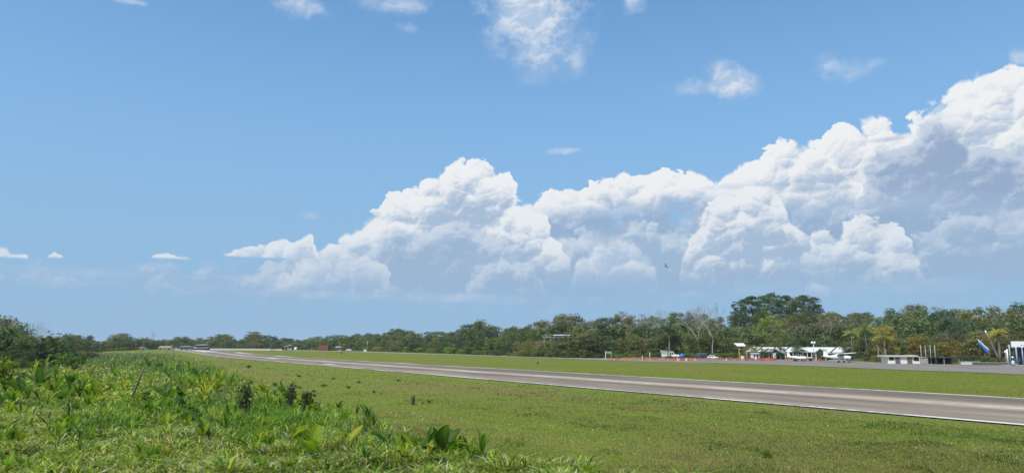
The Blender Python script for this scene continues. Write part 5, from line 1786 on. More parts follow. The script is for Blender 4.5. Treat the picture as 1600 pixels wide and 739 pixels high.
MB().box(-1.0, 1.0, -.1, 1.0, 1.503, 1.6).build('lid', GREY_P, tk)
MB().box(-.7, -.03, -.03, -.003, .2, 1.35).build('door', STEEL, tk)
tag(tk, 'small white cabinet beside the taxiway right of the white car', 'cabinet')
# long low pale wall beyond the runway end, panel by panel
A, B = at(328, 546.6), at(441, 547.4)
ax = B - A; ln = math.hypot(ax.x, ax.y)
pw = empty('perimeter_wall', A, math.atan2(ax.y, ax.x))
n = 22
for i in range(n):
    a, b = ln * i / n, ln * (i + 1) / n
    x = A.lerp(B, (i + .5) / n)
    dz = float(gz(x.x, x.y)) - A.z
    MB().box(a + .12, b - .12, -.06, .06, dz - .1, dz + 1.15).build('panel', paint('pale_concrete', (.50, .48, .44), .85, grime=.2), pw)
    MB().box(a - .12, a + .115, -.12, .12, dz - .1, dz + 1.35).build('post', GREY_P, pw)
tag(pw, 'long low pale wall beyond the far end of the runway', 'wall')
# radio mast, wires' pole
p = at_y(812, 400); h = height_to(p, 498)
rm = empty('radio_mast', p)
for i in range(3):
    a = i * 2.094
    MB().tube([(.35 * math.cos(a), .35 * math.sin(a), 0), (.10 * math.cos(a), .10 * math.sin(a), h)], .03, 5).build('leg', GREY_P, rm)
mb = MB()
for j in range(14):
    z0, z1 = h * j / 14, h * (j + 1) / 14
    for i in range(3):
        a, b = i * 2.094, (i + 1) * 2.094
        r0, r1 = .35 - .25 * j / 14, .35 - .25 * (j + 1) / 14
        mb.tube([(r0 * math.cos(a), r0 * math.sin(a), z0), (r1 * math.cos(b), r1 * math.sin(b), z1)], .02, 3)
mb.build('lattice', GREY_P, rm)
MB().tube([(0, 0, h), (0, 0, h + 1.2)], .02, 5).build('antenna', GREY_P, rm)
tag(rm, 'thin lattice radio mast rising from the wooded skyline', 'mast')
p = at_y(1393 - 20, 240)
pole('utility_pole', 1385.5, 567.2, 545, .07, GREY_P, 'pale pole left of the cream building', 'pole')
pole('utility_pole', 1373.5, 566.0, 540, .07, GREY_P, 'grey pole among the palms left of cream building', 'pole')
pole('utility_pole', 574, 549.0, 532.5, .11, STEEL, 'thin grey pole standing at the taxiway edge, far left of centre', 'pole')
pole('utility_pole', 888, 558.6, 524, .12, B_GREY, 'wooden pole at the foot of the slope near hill house', 'pole')
# bird in flight
d = ray(1040.5, 416)
bd = empty('bird', Vector((d.x, d.y, d.z)) * 95 + Vector((0, 0, CAM_H)), R(35))
BK = paint('bird_black', (.015, .015, .017), .7, grime=.1)
mb = MB(); loft(mb, [(.26, .015, .015, .02), (.20, .045, .045, .015), (.12, .05, .05, .01), (.02, .075, .07, 0), (-.14, .05, .045, 0), (-.22, .02, .02, 0)], 8); mb.build('body', BK, bd)
for s in (-1, 1):
    MB().add([(.10, s * .04, .02), (.13, s * .28, .17), (.04, s * .55, .24), (-.02, s * .58, .22), (-.06, s * .30, .14), (-.10, s * .04, .01),
              (.10, s * .04, .0), (.13, s * .28, .15), (.04, s * .55, .23), (-.02, s * .58, .21), (-.06, s * .30, .12), (-.10, s * .04, -.01)],
             [(0, 1, 4, 5), (1, 2, 3, 4), (11, 10, 7, 6), (10, 9, 8, 7), (0, 6, 7, 1), (1, 7, 8, 2), (2, 8, 9, 3), (3, 9, 10, 4), (4, 10, 11, 5)]).build('wing', BK, bd)
MB().add([(-.18, -.03, .01), (-.18, .03, .01), (-.40, .09, .0), (-.40, -.09, .0), (-.18, -.03, -.01), (-.18, .03, -.01)], [(0, 1, 2, 3), (4, 3, 2, 5)]).build('tail', BK, bd)
bd.scale = (.62, .62, .62)
bd.rotation_euler = (R(60), R(-15), R(35))
tag(bd, 'small black bird flying in front of the clouds', 'bird')
# ------------------------------------------------------------------ weeds, turf and plants near the camera
EDGE = [(-400, 547.6), (150, 547.2), (252, 548), (300, 560), (335, 574), (372, 588), (420, 603), (470, 622), (520, 640), (560, 652), (610, 668), (650, 680), (700, 692), (760, 712), (830, 728), (900, 735), (1000, 742), (1100, 750), (1300, 800)]
EX, EY = np.array([a for a, b in EDGE], float), np.array([b for a, b in EDGE], float)

def at_many(px, py):
    """ground points for many places of the photograph (near, flat part)"""
    x = (px - CX) / FPX; z = -(py - CY) / FPX
    c, s = math.cos(PITCH), math.sin(PITCH)
    dx, dy, dz = x, c - z * s, s + z * c
    k = -CAM_H / np.minimum(dz, -1e-4)
    X, Y = dx * k, dy * k
    for _ in range(4):
        Z = gz(X, Y)
        k = -(CAM_H - Z) / np.minimum(dz, -1e-4)
        X, Y = dx * k, dy * k
    return X, Y

def blades(name, X, Y, H, Wd, lean, C, label, mat, seed, bend=.5, heap=None):
    """one curved blade of three faces for every root"""
    rng = np.random.default_rng(seed)
    n = len(X)
    Z = gz(X, Y) + bumps(X, Y) - .03 + (heap if heap is not None else 0)
    a = rng.uniform(0, 2 * math.pi, n)
    d = np.stack([np.cos(a), np.sin(a), np.zeros(n)], 1)
    f = rng.uniform(0, 2 * math.pi, n)
    w = np.stack([np.cos(f), np.sin(f), np.zeros(n)], 1) * (Wd / 2)[:, None]
    P = np.stack([X, Y, Z], 1)
    L = (lean * H)[:, None]
    up = np.array([0, 0, 1.0])
    m1 = P + up * (H * .55)[:, None] + d * L * .30
    tip = P + up * (H * (1 - .45 * bend * np.minimum(lean, 1)))[:, None] + d * L
    v = np.stack([P - w * .8, P + w * .8, m1 + w, m1 - w, tip], 1).reshape(-1, 3)
    i = np.arange(n) * 5
    q = np.stack([i, i + 1, i + 2, i + 3], 1)
    t = np.stack([i + 3, i + 2, i + 4], 1)
    col = np.ones((n, 5, 4), np.float32)
    col[:, :, :3] = C[:, None, :]
    me = np_mesh(name, v, [q, t], {'tint': ('FLOAT_COLOR', 'POINT', col.reshape(-1, 4))})
    o = mesh_obj(name, me, mat=mat)
    return tag(o, label, kind='stuff')

BLADE = leafy('grass_blades', attr='tint', trans=.50, spec=.45, rough=.40)

def gauss(px, py, lst):
    s = np.zeros(len(px))
    for cx, cy, rx, ry, k in lst:
        s = np.maximum(s, k * np.exp(-(((px - cx) / rx) ** 2 + ((py - cy) / ry) ** 2)))
    return s

def heap_at(x, y):
    return .26 * sst(fbm2(x, y, 2.6, 55, 3), .42, .78)

def build_turf():
    rng = np.random.default_rng(31)
    n = 440000
    px = rng.uniform(-160, 2080, n)
    py = 552 + 240 * rng.random(n) ** .90
    # (nearer ground needs more blades than the horizon does)
    edge = np.interp(px, EX, EY)
    X, Y = at_many(px, py)
    off = X * RW_PER[0] + Y * RW_PER[1]
    creep = (fbm2(X, Y, 3.0, 71, 3) - .5) * 2.4 * (rng.random(n) < .8)
    ok = (py < edge + 4) & ((off < RW_NEAR - .15 + creep) | ((off > RW_FAR + .5 + creep) & (Y < 190) & (rng.random(n) < .5)))
    inap = np.interp(px, [905, 1000, 1160, 1280, 1380, 1500, 1600, 1760], [561, 564.0, 567.2, 571.4, 575.8, 580.2, 584.0, 591])
    ok &= (py > inap) | (px < 900)
    px, py, X, Y, off = px[ok], py[ok], X[ok], Y[ok], off[ok]
    n = len(px)
    D = np.hypot(X, Y)
    big = fbm2(X, Y, 9.0, 5); mid = fbm2(X, Y, 2.4, 8, 3); fine = rng.random(n)
    lod = np.maximum(1.0, D / 34.0)
    tuft = sst(mid, .58, .78) * np.where(off > RW_FAR, .25, 1.0)
    verge = sst(np.abs(off - RW_MID) - (RW_FAR - RW_NEAR) / 2, 5.0, .5)
    far = off > RW_FAR
    H = (.045 + .085 * rng.random(n) ** 1.5 + .12 * tuft * rng.random(n)) * (1 - .45 * verge) * np.where(far, .9, 1) * (1 + np.where(far, .08, .25) * (lod - 1))
    Wd = rng.uniform(.014, .032, n) * lod
    fresh, lush, dry, dark, straw = np.array([.208, .284, .034]), np.array([.168, .220, .022]), np.array([.262, .188, .088]), np.array([.085, .135, .024]), np.array([.36, .31, .17])
    kd = sst(big + (fine - .5) * .35, .42, .62)
    kd = np.where(px > 800, np.maximum(kd, sst(py + (big - .5) * 70, 685, 740) * .9 * (fine < .8)), kd)
    kd = np.maximum(kd, gauss(px, py, [(1230, 652, 90, 12, .9), (1000, 690, 160, 10, .6), (760, 612, 90, 6, .6), (330, 588, 60, 8, .8), (450, 590, 60, 8, .6)]) * (fine < .85))
    C = np.where(far[:, None], lush, fresh) * (1 - kd * np.where(far, .25, np.where(px < 950, .50, .72)))[:, None] + dry * (kd * np.where(far, .25, np.where(px < 950, .50, .72)))[:, None]
    C = C * (1 - tuft * .6)[:, None] + dark * (tuft * .6)[:, None]
    st = (rng.random(n) < .035 + .05 * kd) & ~far
    C[st] = straw
    yel = gauss(px, py, [(620, 645, 40, 10, .9), (760, 632, 60, 6, .7), (680, 650, 50, 8, .5)])
    yb = rng.random(n) < yel * .5
    C[yb] = np.array([.26, .27, .045])
    C *= (.72 + .56 * fbm2(X, Y, 4.5, 77, 3))[:, None] * (.80 + .40 * sst(fbm2(off, X * .2 + Y * .2, 5.0, 91, 2), .3, .7))[:, None]
    wf = (rng.random(n) < .10 * gauss(px, py, [(660, 653, 60, 6, 1.0)]))
    C *= 1.05
    C *= np.exp(rng.normal(-.02, .32, n))[:, None]; C = np.minimum(C, .6)
    C[wf] = np.array([.72, .70, .60])
    blades('short_grass', X, Y, H, Wd, rng.uniform(.2, 1.5, n), C, 'short patchy grass of the open field beside the runway', BLADE, 32)

def build_weeds():
    rng = np.random.default_rng(41)
    n = 450000
    px = rng.uniform(-300, 1100, n)
    py = 548 + 244 * rng.random(n) ** .84
    edge = np.interp(px, EX, EY)
    wob = (vnoise(px, py, 34.0, 3) - .5) * 22
    ok = py > edge + wob * np.clip((py - 548) / 40, 0, 1)
    thin = np.clip((py - edge - wob) / 12.0, .25, 1)
    ok &= rng.random(n) < thin
    ok &= (px < 930) | (rng.random(n) < .3)
    X, Y = at_many(px, py)
    ok &= rng.random(n) < .25 + 1.4 * sst(fbm2(X, Y, 1.9, 66, 3), .30, .60)
    px, py, X, Y = px[ok], py[ok], X[ok], Y[ok]
    n = len(px)
    D = np.hypot(X, Y)
    lod = np.maximum(1.0, D / 46.0)
    big = fbm2(X, Y, 6.0, 15); mid = fbm2(X, Y, 1.5, 18, 3)
    gY = gauss(px, py, [(130, 604, 130, 26, 1.1), (315, 602, 62, 16, 1.1), (440, 612, 60, 11, .9), (200, 628, 110, 14, .8), (30, 640, 60, 30, .6), (540, 648, 60, 10, .7)])
    gL = gauss(px, py, [(300, 580, 80, 14, 1.1), (362, 590, 44, 11, 1.1), (430, 662, 80, 24, 1.1), (245, 640, 90, 14, 1.0), (590, 662, 44, 16, .8), (210, 562, 120, 11, 1.0), (390, 640, 60, 14, .8), (180, 665, 60, 14, .7)])
    gH = gauss(px, py, [(118, 690, 66, 22, 1.3), (230, 650, 60, 10, .6), (40, 728, 60, 10, .6)])
    gD = gauss(px, py, [(50, 668, 60, 26, 1.0), (60, 706, 70, 18, .7), (300, 706, 130, 22, .5), (520, 712, 110, 18, .6), (400, 735, 500, 9, .6), (175, 556, 40, 5, 1.0)])
    r = rng.random((n, 4))
    sc = np.stack([gY + r[:, 0] * .6, gL + r[:, 1] * .6, gH + r[:, 2] * .5, .42 + r[:, 3] * .6], 1)
    typ = sc.argmax(1)
    H = np.empty(n); Wd = np.empty(n); ln = np.empty(n); C = np.empty((n, 3))
    u = rng.random(n)
    spec = {0: (.14, .36, .050, .110, .7, 1.9, (.300, .390, .040)), 1: (.34, .85, .024, .046, .2, 1.0, (.130, .262, .030)),
            2: (.08, .20, .055, .100, .8, 2.2, (.300, .380, .020)), 3: (.16, .52, .024, .056, .6, 1.9, (.290, .370, .082))}
    for k, (h0, h1, w0, w1, l0, l1, c) in spec.items():
        m = typ == k
        q = int(m.sum())
        H[m] = rng.uniform(h0, h1, q); Wd[m] = rng.uniform(w0, w1, q); ln[m] = rng.uniform(l0, l1, q); C[m] = c
    coarse = rng.random(n) < np.interp(py, [560, 640, 690, 735], [.015, .04, .12, .15])                              # wide strap-like grass standing above the rest
    q = int(coarse.sum())
    H[coarse] = rng.uniform(.32, .75, q); Wd[coarse] = rng.uniform(.055, .105, q); ln[coarse] = rng.uniform(.4, 1.5, q)
    C[coarse] = np.where((rng.random(q) < .55)[:, None], np.array([.33, .40, .085]), np.array([.16, .26, .035]))
    H *= (.30 + 1.7 * mid ** 1.6) * (.55 + .9 * big) * (1 + .06 * (lod - 1)); Wd *= lod
    dry = (rng.random(n) < .05 + .35 * gD + .10 * sst(big, .5, .7)) & (typ >= 2)
    C[dry] = np.where((rng.random(int(dry.sum())) < .45)[:, None], np.array([.46, .42, .25]), np.array([.26, .20, .11]))
    pale = (rng.random(n) < .13) & (typ == 3)
    C[pale] = np.array([.55, .58, .32])
    yel = (rng.random(n) < .10) & ~dry & ~pale
    C[yel] = np.array([.32, .38, .06])
    dk = sst(big + (mid - .5) * .5, .50, .32) * .6
    C = C * (1 - dk)[:, None] + np.array([.075, .140, .026]) * dk[:, None]
    C *= np.exp(rng.normal(-.08, .58, n))[:, None] * np.array([1.20, 1.14, .90]); C = np.minimum(C, .64)
    blades('tall_weeds', X, Y, H, Wd, ln, C, 'tangle of tall green weeds and grasses in the left foreground', BLADE, 42, bend=.7, heap=heap_at(X, Y) * np.clip((py - edge[ok] - 4) / 14, 0, 1))

def leaf_mesh(seed, wid=.22, curl=.5, fold=.28, n=9):
    """broad pointed leaf along +x with a folded midrib and wavy edge"""
    rng = random.Random(seed)
    vs, fs, tone = [], [], []
    stalk = .16
    for i in range(n + 1):
        t = i / n
        tt = max(0.0, (t - stalk) / (1 - stalk))
        w = wid * (math.sin(math.pi * min(tt ** .75, 1)) ** .8) if t > stalk else .0
        w = max(w, .012)
        x = t * (1 - curl * .22 * t * t)
        z = .10 * t - curl * .42 * t ** 2.3
        for j, s in enumerate((-1, -.5, 0, .5, 1)):
            wav = rng.uniform(-.02, .02) if abs(s) == 1 else 0
            vs.append((x + (.02 if abs(s) == 1 else 0), s * w, z + abs(s) * w * fold + wav))
    for i in range(n):
        for j in range(4):
            q = i * 5 + j
            fs.append((q, q + 1, q + 6, q + 5))
            tone.append(.30 + (.28 if j in (1, 2) else .0) + rng.uniform(-.05, .05))
    return np_mesh('leaf', np.array(vs), [np.array(fs)], {'tone': ('FLOAT', 'FACE', np.array(tone))}, smooth=True)

PLANT = leafy('plant_leaves', trans=.50, spec=.16, rough=.5)
BROAD = [leaf_mesh(60 + i, .135 + .022 * i, .30 + .28 * i) for i in range(3)]
NARROW = [leaf_mesh(70 + i, .060 + .014 * i, .3 + .3 * i) for i in range(3)]
SPIKE = [leaf_mesh(80, .04, .12, .5)]
for m_ in BROAD + NARROW + SPIKE:
    m_.materials.append(PLANT)
PCOL = {'yellow-green': (.235, .315, .024), 'deep green': (.080, .165, .022), 'bright green': (.155, .260, .024), 'dark': (.085, .135, .036), 'pale green': (.260, .330, .080), 'blue-green': (.085, .165, .050), 'golden': (.36, .36, .030)}

def plant(px, py, hpx, n, kind, colour, where, lean=None, seed=0, spread=.55):
    p = at(px, py)
    p.z += float(bumps(p.x, p.y) + heap_at(p.x, p.y) + .05)
    L = hpx * p.length / FPX * (1.08 if kind == 'broad' else 1.15)
    n = n + (2 if kind != 'spike' and lean is None and n > 2 else 0)
    rng = random.Random(seed + int(px * 13 + py * 7))
    name = {'broad': 'broadleaf_plant', 'narrow': 'strap_leaf_plant', 'spike': 'spiky_plant'}[kind]
    root = empty(name, p)
    lib = {'broad': BROAD, 'narrow': NARROW, 'spike': SPIKE}[kind]
    a0 = rng.uniform(0, 6.283)
    for i in range(n):
        lf = mesh_obj('leaf', lib[rng.randrange(len(lib))], root)
        s = L * rng.uniform(.75, 1.12) * (1.0 if i else 1.08)
        az = a0 + i * 2.399 + rng.uniform(-.3, .3)
        el = R(rng.uniform(48, 84)) if n > 1 else R(80)
        el -= spread * .4 * rng.random()
        if lean is not None:
            az = (0 if lean > 0 else math.pi) + rng.uniform(-.25, .25) + (0 if i == 0 else rng.uniform(-.8, .8))
            el = R(90 - abs(lean)) + rng.uniform(-.08, .12)
        lf.rotation_euler = (rng.uniform(-.5, .5), -el, az)
        lf.scale = (s, s * rng.uniform(.85, 1.15), s)
        c = PCOL[colour]; k = rng.uniform(.78, 1.25)
        lf.color = (c[0] * k * rng.uniform(.9, 1.15), c[1] * k, c[2] * k, 1)
    sh = L * .22
    MB().tube([(0, 0, -.05), (0, 0, sh)], [.02 + .012 * L, .012], 6).build('stem', STEM, root)
    tag(root, None, 'plant', 'leafy plants among the weeds')
    kw = {'broad': 'broad-leaved plant', 'narrow': 'strap-leaved plant', 'spike': 'dark spiky plant'}[kind]
    queue_label(root, px, '%s %s' % (colour, kw) if kind != 'spike' else kw, where)
    return root
STEM = paint('plant_stem', (.13, .17, .05), .7)

def build_plants():
    W1, W2, W3, W4, W5 = ('at the weeds\' right corner', 'along the front of the weeds', 'beside the vine-covered posts', 'left of the overgrown posts', 'round the left leaning posts')
    spec = [
        (690, 716, 56, 5, 'broad', 'deep green', W1, None), (674, 712, 50, 3, 'broad', 'deep green', W1, None), (652, 712, 46, 4, 'broad', 'yellow-green', W1, None), (641, 700, 34, 2, 'broad', 'golden', W1, -35),
        (704, 712, 44, 3, 'broad', 'golden', W1, None), (722, 716, 42, 5, 'narrow', 'yellow-green', W1, None), (736, 722, 36, 4, 'narrow', 'bright green', W1, None), (752, 724, 44, 5, 'narrow', 'bright green', W1, None),
        (768, 730, 34, 4, 'narrow', 'pale green', W1, 50), (795, 736, 34, 3, 'narrow', 'yellow-green', W1, 55), (632, 728, 34, 4, 'narrow', 'yellow-green', W1, None), (612, 704, 44, 2, 'broad', 'deep green', W1, -42),
        (630, 700, 30, 3, 'broad', 'bright green', W1, None), (664, 722, 30, 4, 'narrow', 'pale green', W1, None), (905, 742, 26, 4, 'narrow', 'bright green', W1, None), (920, 744, 24, 4, 'narrow', 'yellow-green', W1, None), (860, 742, 20, 3, 'narrow', 'bright green', W1, None),
        (488, 722, 60, 3, 'broad', 'yellow-green', W2, None), (540, 704, 36, 2, 'broad', 'golden', W2, None), (566, 706, 32, 2, 'narrow', 'bright green', W2, None), (448, 706, 40, 3, 'narrow', 'yellow-green', W2, 40),
        (326, 694, 54, 2, 'broad', 'bright green', W2, -42), (404, 720, 54, 2, 'narrow', 'deep green', W2, -48), (398, 676, 34, 2, 'broad', 'yellow-green', W2, 55), (258, 668, 32, 3, 'broad', 'yellow-green', W2, None),
        (292, 668, 28, 3, 'narrow', 'yellow-green', W2, None), (410, 742, 34, 4, 'broad', 'bright green', W2, None), (35, 738, 32, 4, 'broad', 'pale green', W2, None), (100, 742, 30, 4, 'broad', 'pale green', W2, None), (62, 742, 26, 3, 'narrow', 'yellow-green', W2, None),
        (10, 744, 30, 3, 'narrow', 'bright green', W2, None), (150, 742, 24, 4, 'broad', 'bright green', W2, None), (262, 718, 24, 2, 'broad', 'golden', W2, None), (352, 734, 28, 3, 'narrow', 'bright green', W2, None), (200, 736, 22, 3, 'narrow', 'yellow-green', W2, None),
        (558, 654, 30, 2, 'broad', 'deep green', W3, 8), (465, 648, 30, 2, 'broad', 'yellow-green', W3, 6), (530, 650, 20, 4, 'narrow', 'deep green', W3, None), (516, 652, 18, 4, 'broad', 'bright green', W3, None),
        (575, 662, 24, 5, 'narrow', 'blue-green', W3, None), (540, 660, 22, 4, 'narrow', 'bright green', W3, None), (420, 634, 26, 4, 'narrow', 'yellow-green', W3, None), (438, 640, 22, 4, 'narrow', 'bright green', W3, None), (405, 628, 22, 4, 'narrow', 'yellow-green', W3, None),
        (440, 618, 18, 4, 'broad', 'deep green', W3, None), (535, 676, 16, 2, 'broad', 'pale green', W3, None), (584, 668, 16, 4, 'narrow', 'deep green', W3, None),
        (262, 626, 34, 3, 'broad', 'deep green', W4, None), (268, 596, 20, 2, 'broad', 'dark', W4, -40), (284, 606, 24, 4, 'narrow', 'bright green', W4, None), (300, 604, 22, 4, 'broad', 'bright green', W4, None), (316, 608, 24, 5, 'narrow', 'yellow-green', W4, None),
        (330, 606, 22, 4, 'narrow', 'golden', W4, None), (345, 600, 24, 4, 'narrow', 'yellow-green', W4, None), (352, 592, 18, 3, 'narrow', 'pale green', W4, None), (322, 618, 20, 4, 'narrow', 'golden', W4, None), (338, 614, 22, 4, 'broad', 'yellow-green', W4, None),
        (360, 606, 20, 3, 'narrow', 'bright green', W4, None), (308, 592, 18, 4, 'broad', 'deep green', W4, None), (244, 646, 30, 2, 'narrow', 'deep green', W4, None), (256, 648, 26, 2, 'narrow', 'bright green', W4, None), (234, 652, 26, 4, 'broad', 'bright green', W4, None),
        (62, 606, 34, 4, 'broad', 'deep green', W5, None), (64, 590, 24, 3, 'broad', 'deep green', W5, None), (85, 622, 30, 4, 'broad', 'bright green', W5, None), (99, 628, 26, 4, 'broad', 'deep green', W5, None), (112, 622, 30, 5, 'narrow', 'bright green', W5, None),
        (124, 622, 26, 4, 'narrow', 'deep green', W5, None), (138, 622, 22, 4, 'broad', 'bright green', W5, None), (148, 622, 24, 3, 'broad', 'yellow-green', W5, None), (32, 620, 28, 4, 'broad', 'deep green', W5, None), (44, 624, 24, 4, 'broad', 'bright green', W5, None),
        (180, 618, 22, 3, 'narrow', 'bright green', W5, None), (192, 608, 18, 2, 'broad', 'golden', W5, None), (160, 616, 20, 3, 'narrow', 'deep green', W5, 48), (70, 576, 18, 4, 'broad', 'bright green', W5, None), (75, 636, 22, 4, 'narrow', 'yellow-green', W5, None),
        (20, 632, 22, 4, 'broad', 'bright green', W5, None), (8, 612, 24, 4, 'broad', 'yellow-green', W5, None), (215, 636, 20, 3, 'narrow', 'yellow-green', W5, None),
    ]
    for i, (px, py, h, n, kind, col, where, lean) in enumerate(spec):
        plant(px, py, h, n, kind, col, where, lean, seed=i)
    a = plant(82, 674, 34, 2, 'spike', 'dark', 'beyond the bright herb patch, low and grey', -50, 5)
    a = plant(104, 672, 32, 1, 'spike', 'dark', 'beyond the bright herb patch, standing upright', None, 6)
    r = random.Random(21)
    for i in range(170):
        px, py = r.uniform(-10, 600), r.uniform(570, 736)
        if py < np.interp(px, EX, EY) + 8:
            continue
        plant(px, py, r.uniform(13, 30) * (.55 + .45 * (py - 560) / 170), r.randint(3, 5), r.choice(['broad', 'narrow', 'narrow']), r.choice(['bright green', 'yellow-green', 'deep green', 'bright green', 'pale green']), 'low down in the weeds', None, 300 + i)

def creeper(name, seed, blobs, leaf):
    c = crown(name, seed, blobs, leaf, 1.2, .3)
    c.materials.append(PLANT)
    return c
_cr = random.Random(9)
MOUND = [creeper('foliage', 500 + j, [(_cr.uniform(-.32, .32), _cr.uniform(-.3, .3), _cr.uniform(.12, .66), _cr.uniform(.16, .30), _cr.uniform(.14, .26)) for _ in range(12)], .085) for j in range(3)]

def mound(px, py, top, w, col, label, cat='shrub'):
    p = at(px, py); p.z += float(bumps(p.x, p.y)) - .05
    if py > np.interp(px, EX, EY) + 4: p.z += float(heap_at(p.x, p.y)) * .8
    h = height_to(p, top); wm = w * p.y / FPX
    root = empty('shrub', p, px * .7); root.scale = (wm / 1.0, wm / 1.0, h / .85)
    o = mesh_obj('foliage', MOUND[int(px) % 3], root)
    o.color = (*PCOL[col], 1) if col in PCOL else (*GREENS[col], 1)
    mb = MB()
    for i in range(5):
        a = i * 1.3
        mb.tube([(0, 0, 0), (.12 * math.cos(a), .12 * math.sin(a), .25), (.26 * math.cos(a), .26 * math.sin(a), .55)], [.022, .016, .008], 5)
    mb.build('stem', B_BROWN, root)
    tag(root, label, cat)
    return root

def post(px, py, top, lean, r, label, mat=None, vine=0, cat='post', broken=True):
    p = at(px, py); p.z += float(bumps(p.x, p.y))
    h = height_to(p, top)
    name = 'overgrown_post' if vine else 'fence_post'
    root = empty(name, p)
    rng = random.Random(int(px))
    l = math.tan(R(lean)) * h
    mb = MB()
    n = 7
    pts_ = [(l * t + rng.uniform(-.02, .02), rng.uniform(-.02, .02), -.15 + (h + .15) * t) for t in (0, .3, .55, .8, 1)]
    mb.tube(pts_, [r * rng.uniform(.9, 1.15) for _ in pts_], n)
    b = len(mb.v) - n
    for i in range(n):                                       # split, uneven top
        x, y, z = mb.v[b + i]
        mb.v[b + i] = (x, y, z + rng.uniform(-.10, .06))
    mb.build('post', mat or TIMBER, root)
    if vine:
        vn = random.Random(int(px) + 5)
        bl = [(l * t + vn.uniform(-.34, .38), vn.uniform(-.26, .26), h * t, vn.uniform(.18, .36), vn.uniform(.16, .30)) for t in [vn.uniform(.05, .88) for _ in range(vine)]]
        c = crown('vine', int(px), bl, .12, 2.2, .3, .3)
        c.materials.append(PLANT)
        o = mesh_obj('vine', c, root); o.color = (.090, .150, .036, 1)
        o['kind'] = 'stuff'
        bl2 = [(l + vn.uniform(-.3, .35), vn.uniform(-.2, .2), h * vn.uniform(.84, 1.02), .26, .17) for _ in range(5)]
        c = crown('leafy_top', int(px) + 1, bl2, .16, 1.6, .3)
        c.materials.append(PLANT)
        o = mesh_obj('leafy_top', c, root); o.color = (.24, .33, .07, 1)
        bl3 = [(l * .8 + vn.uniform(-.1, .1), -.22, h * vn.uniform(.45, .85), .13, .22) for _ in range(3)]
        c = crown('dead_leaves', int(px) + 2, bl3, .16, 1.2, .3)
        c.materials.append(PLANT)
        o = mesh_obj('dead_leaves', c, root); o.color = (.150, .128, .050, 1)
    tag(root, label, cat, 'old fence posts in the weeds')
    return root

build_turf()
build_weeds()
build_plants()
post(77, 604, 566, -9, .13, 'weathered fence post leaning left in bright weeds at far left', )
post(177.5, 576, 552.5, 4, .11, 'slim dark fence post standing upright beyond the bright weeds')
post(205, 622, 577, 18, .10, 'slanting grey fence post leaning right over dark creepers')
post(379, 650, 595, 2, .20, 'tallest vine-smothered post, leftmost of the overgrown pair', vine=26)
post(452, 646, 600, 3, .18, 'vine-covered post with dark dead leaves, right of the taller one', vine=20)
post(474, 652, 609, 4, .14, 'vine-covered stump close to the right side of second overgrown post', vine=16)
post(497, 644, 626, 3, .11, 'short bare fence post right of the overgrown posts')
post(568, 664, 645, 0, .10, 'grey post tip showing among weeds beside a dark upright leaf')
post(583, 662, 645, 0, .10, 'dark post tip at the field edge of the weeds')
st_ = post(645, 632, 618.5, 0, .17, 'lone dark stump in the open short grass', mat=B_BROWN, cat='stump')
mound(671, 630, 624, 7, 'dark', 'low dark tuft beside the lone stump')
mound(660, 630.5, 626, 4, 'deep green', 'tiny tuft between the stump and the dark tuft')
mound(116, 578, 556, 26, 'deep green', 'rounded dark bush alone in the weeds beyond the left post')
mound(128, 572, 551, 12, 'deep green', 'small upright bush right behind the rounded dark bush', )
mound(8, 612, 557, 34, 'yellow-green', 'big leafy bush at the left edge of the weeds')
mound(24, 614, 580, 26, 'dark', 'dark creeper heap at the foot of the big left bush')
mound(222, 628, 610, 34, 'dark', 'dark creepers round the foot of the slanting post')
mound(262, 606, 598, 14, 'deep green', 'low dark clump right of the slanting post')
mound(288, 650, 616, 26, 'deep green', 'leafy creeper clump left of the tallest overgrown post')
mound(300, 656, 634, 26, 'dark', 'dark clump under the leafy creeper')
mound(262, 640, 620, 20, 'yellow-green', 'pale-leaved creeper between slanting post and overgrown posts')
mound(488, 652, 628, 26, 'yellow-green', 'pale-leaved creeper beside the short bare post')
mound(510, 656, 640, 24, 'bright green', 'low leafy creeper right of the short bare post')
mound(284, 690, 674, 22, 'dark', 'dark hollow tuft in the front weeds below the leaning leaf')
mound(690, 730, 712, 60, 'deep green', 'dense dark tuft under the big broad leaves')
mound(1196, 714, 704, 18, 'deep green', 'dark tuft alone in the short grass at lower right')
mound(1110, 700, 694, 8, 'olive', 'small olive tuft left of the dark tuft at lower right')
mound(232, 572, 563, 12, 'dark', 'dark small bush on the far rim of the weeds')
mound(250, 574, 566, 14, 'dark', 'second dark bush on the far rim, right of the first')
mound(276, 578, 568, 16, 'dark', 'third dark bush on the far rim of the weeds')
mound(300, 582, 574, 14, 'deep green', 'fourth low bush on the far rim of the weeds')
_tuft = [(430, 602, 597, 12), (456, 600, 595.5, 10), (505, 603, 599, 12), (521, 592, 589, 8), (468, 588, 584.5, 9), (560, 598, 594.5, 9), (622, 595, 592, 8), (412, 612, 606, 12), (318, 584, 579, 12), (545, 606, 602, 9), (585, 612, 608.5, 8), (490, 612, 608, 10)]
for a_, b_, c_, d_ in _tuft:
    o = mound(a_, b_, c_, d_, 'dark', None)
    o['group'] = 'low tufts dotted over the left of the field'
    queue_label(o, a_, 'low dark tuft', 'in the short grass left of centre')
mound(340, 588, 579, 14, 'deep green', 'low bush at the end of the far rim')
mound(388, 575, 569, 8, 'dark', 'lone small dark tuft near the runway at left')
mound(840, 568, 564, 4, 'dark', 'lone dark tuft on the far verge of the runway')
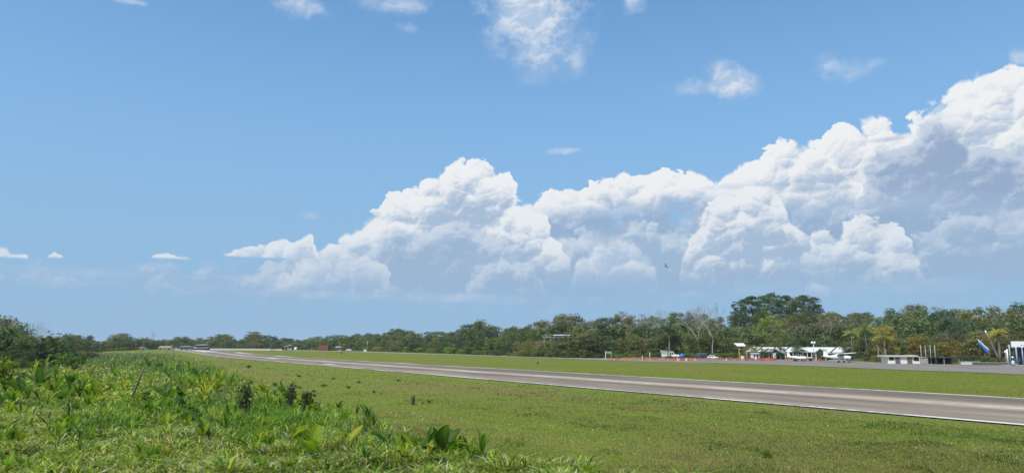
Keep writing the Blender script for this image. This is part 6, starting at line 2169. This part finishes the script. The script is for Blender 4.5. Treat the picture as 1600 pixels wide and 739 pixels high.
mound(92, 572, 550, 28, 'bright green', 'leafy green bush before the dark grove at left')
mound(140, 560, 548, 40, 'brownish green', 'brownish bush between the grove and the far white house')
# fallen pale leaf in the grass
p = at(1141, 704.5)
o = mesh_obj('fallen_leaf', leaf_mesh(99, .16, .15), loc=p + Vector((0, 0, float(bumps(p.x, p.y)) + .12)), mat=None)
o.data.materials.append(PLANT); o.color = (.50, .52, .26, 1); o.rotation_euler = (R(20), R(-4), R(170)); o.scale = (.34,) * 3
tag(o, 'pale fallen leaf lying on the short grass at lower right', 'leaf')
# heap of dry brush beyond the weeds
p = at(168, 560)
bh = empty('brush_heap', p)
r_ = random.Random(8); mb = MB()
for i in range(60):
    a, e = r_.uniform(0, 6.283), r_.uniform(.05, .9)
    c0 = Vector((r_.uniform(-4.5, 4.5), r_.uniform(-1.2, 1.2), 0)); l = r_.uniform(.8, 2.2)
    q = c0 + Vector((math.cos(a) * math.cos(e), math.sin(a) * math.cos(e), math.sin(e))) * l
    mb.tube([c0, c0.lerp(q, .5) + Vector((0, 0, .1)), q], [.05, .04, .015], 4, cap=False)
o = mb.build('branches', B_GREY, bh); o['kind'] = 'stuff'
c = crown('dry_leaves', 88, [(r_.uniform(-4.5, 4.5), r_.uniform(-1, 1), .3, .9, .4) for _ in range(9)], .22, .7)
c.materials.append(PLANT); o = mesh_obj('dry_leaves', c, bh); o.color = (.26, .17, .10, 1)
tag(bh, 'low heap of dry brown brush beyond the weeds at left', 'brush')


# ------------------------------------------------------------------ thin humid air over the whole place
HAZE = 0.00009
def build_haze():
    m, g, out = material('humid_air')
    vnode = g.node('ShaderNodeVolumePrincipled')
    vnode.inputs['Color'].default_value = (.80, .88, .97, 1)
    vnode.inputs['Density'].default_value = HAZE
    vnode.inputs['Anisotropy'].default_value = 0.0
    g.t.links.new(vnode.outputs[0], out.inputs['Volume'])
    o = MB().box(-9600, 9600, -3600, 14600, -3.2, 62).build('haze', m)
    tag(o, 'thin bluish humid air lying over the airfield', kind='stuff')
build_haze()
finish_labels()
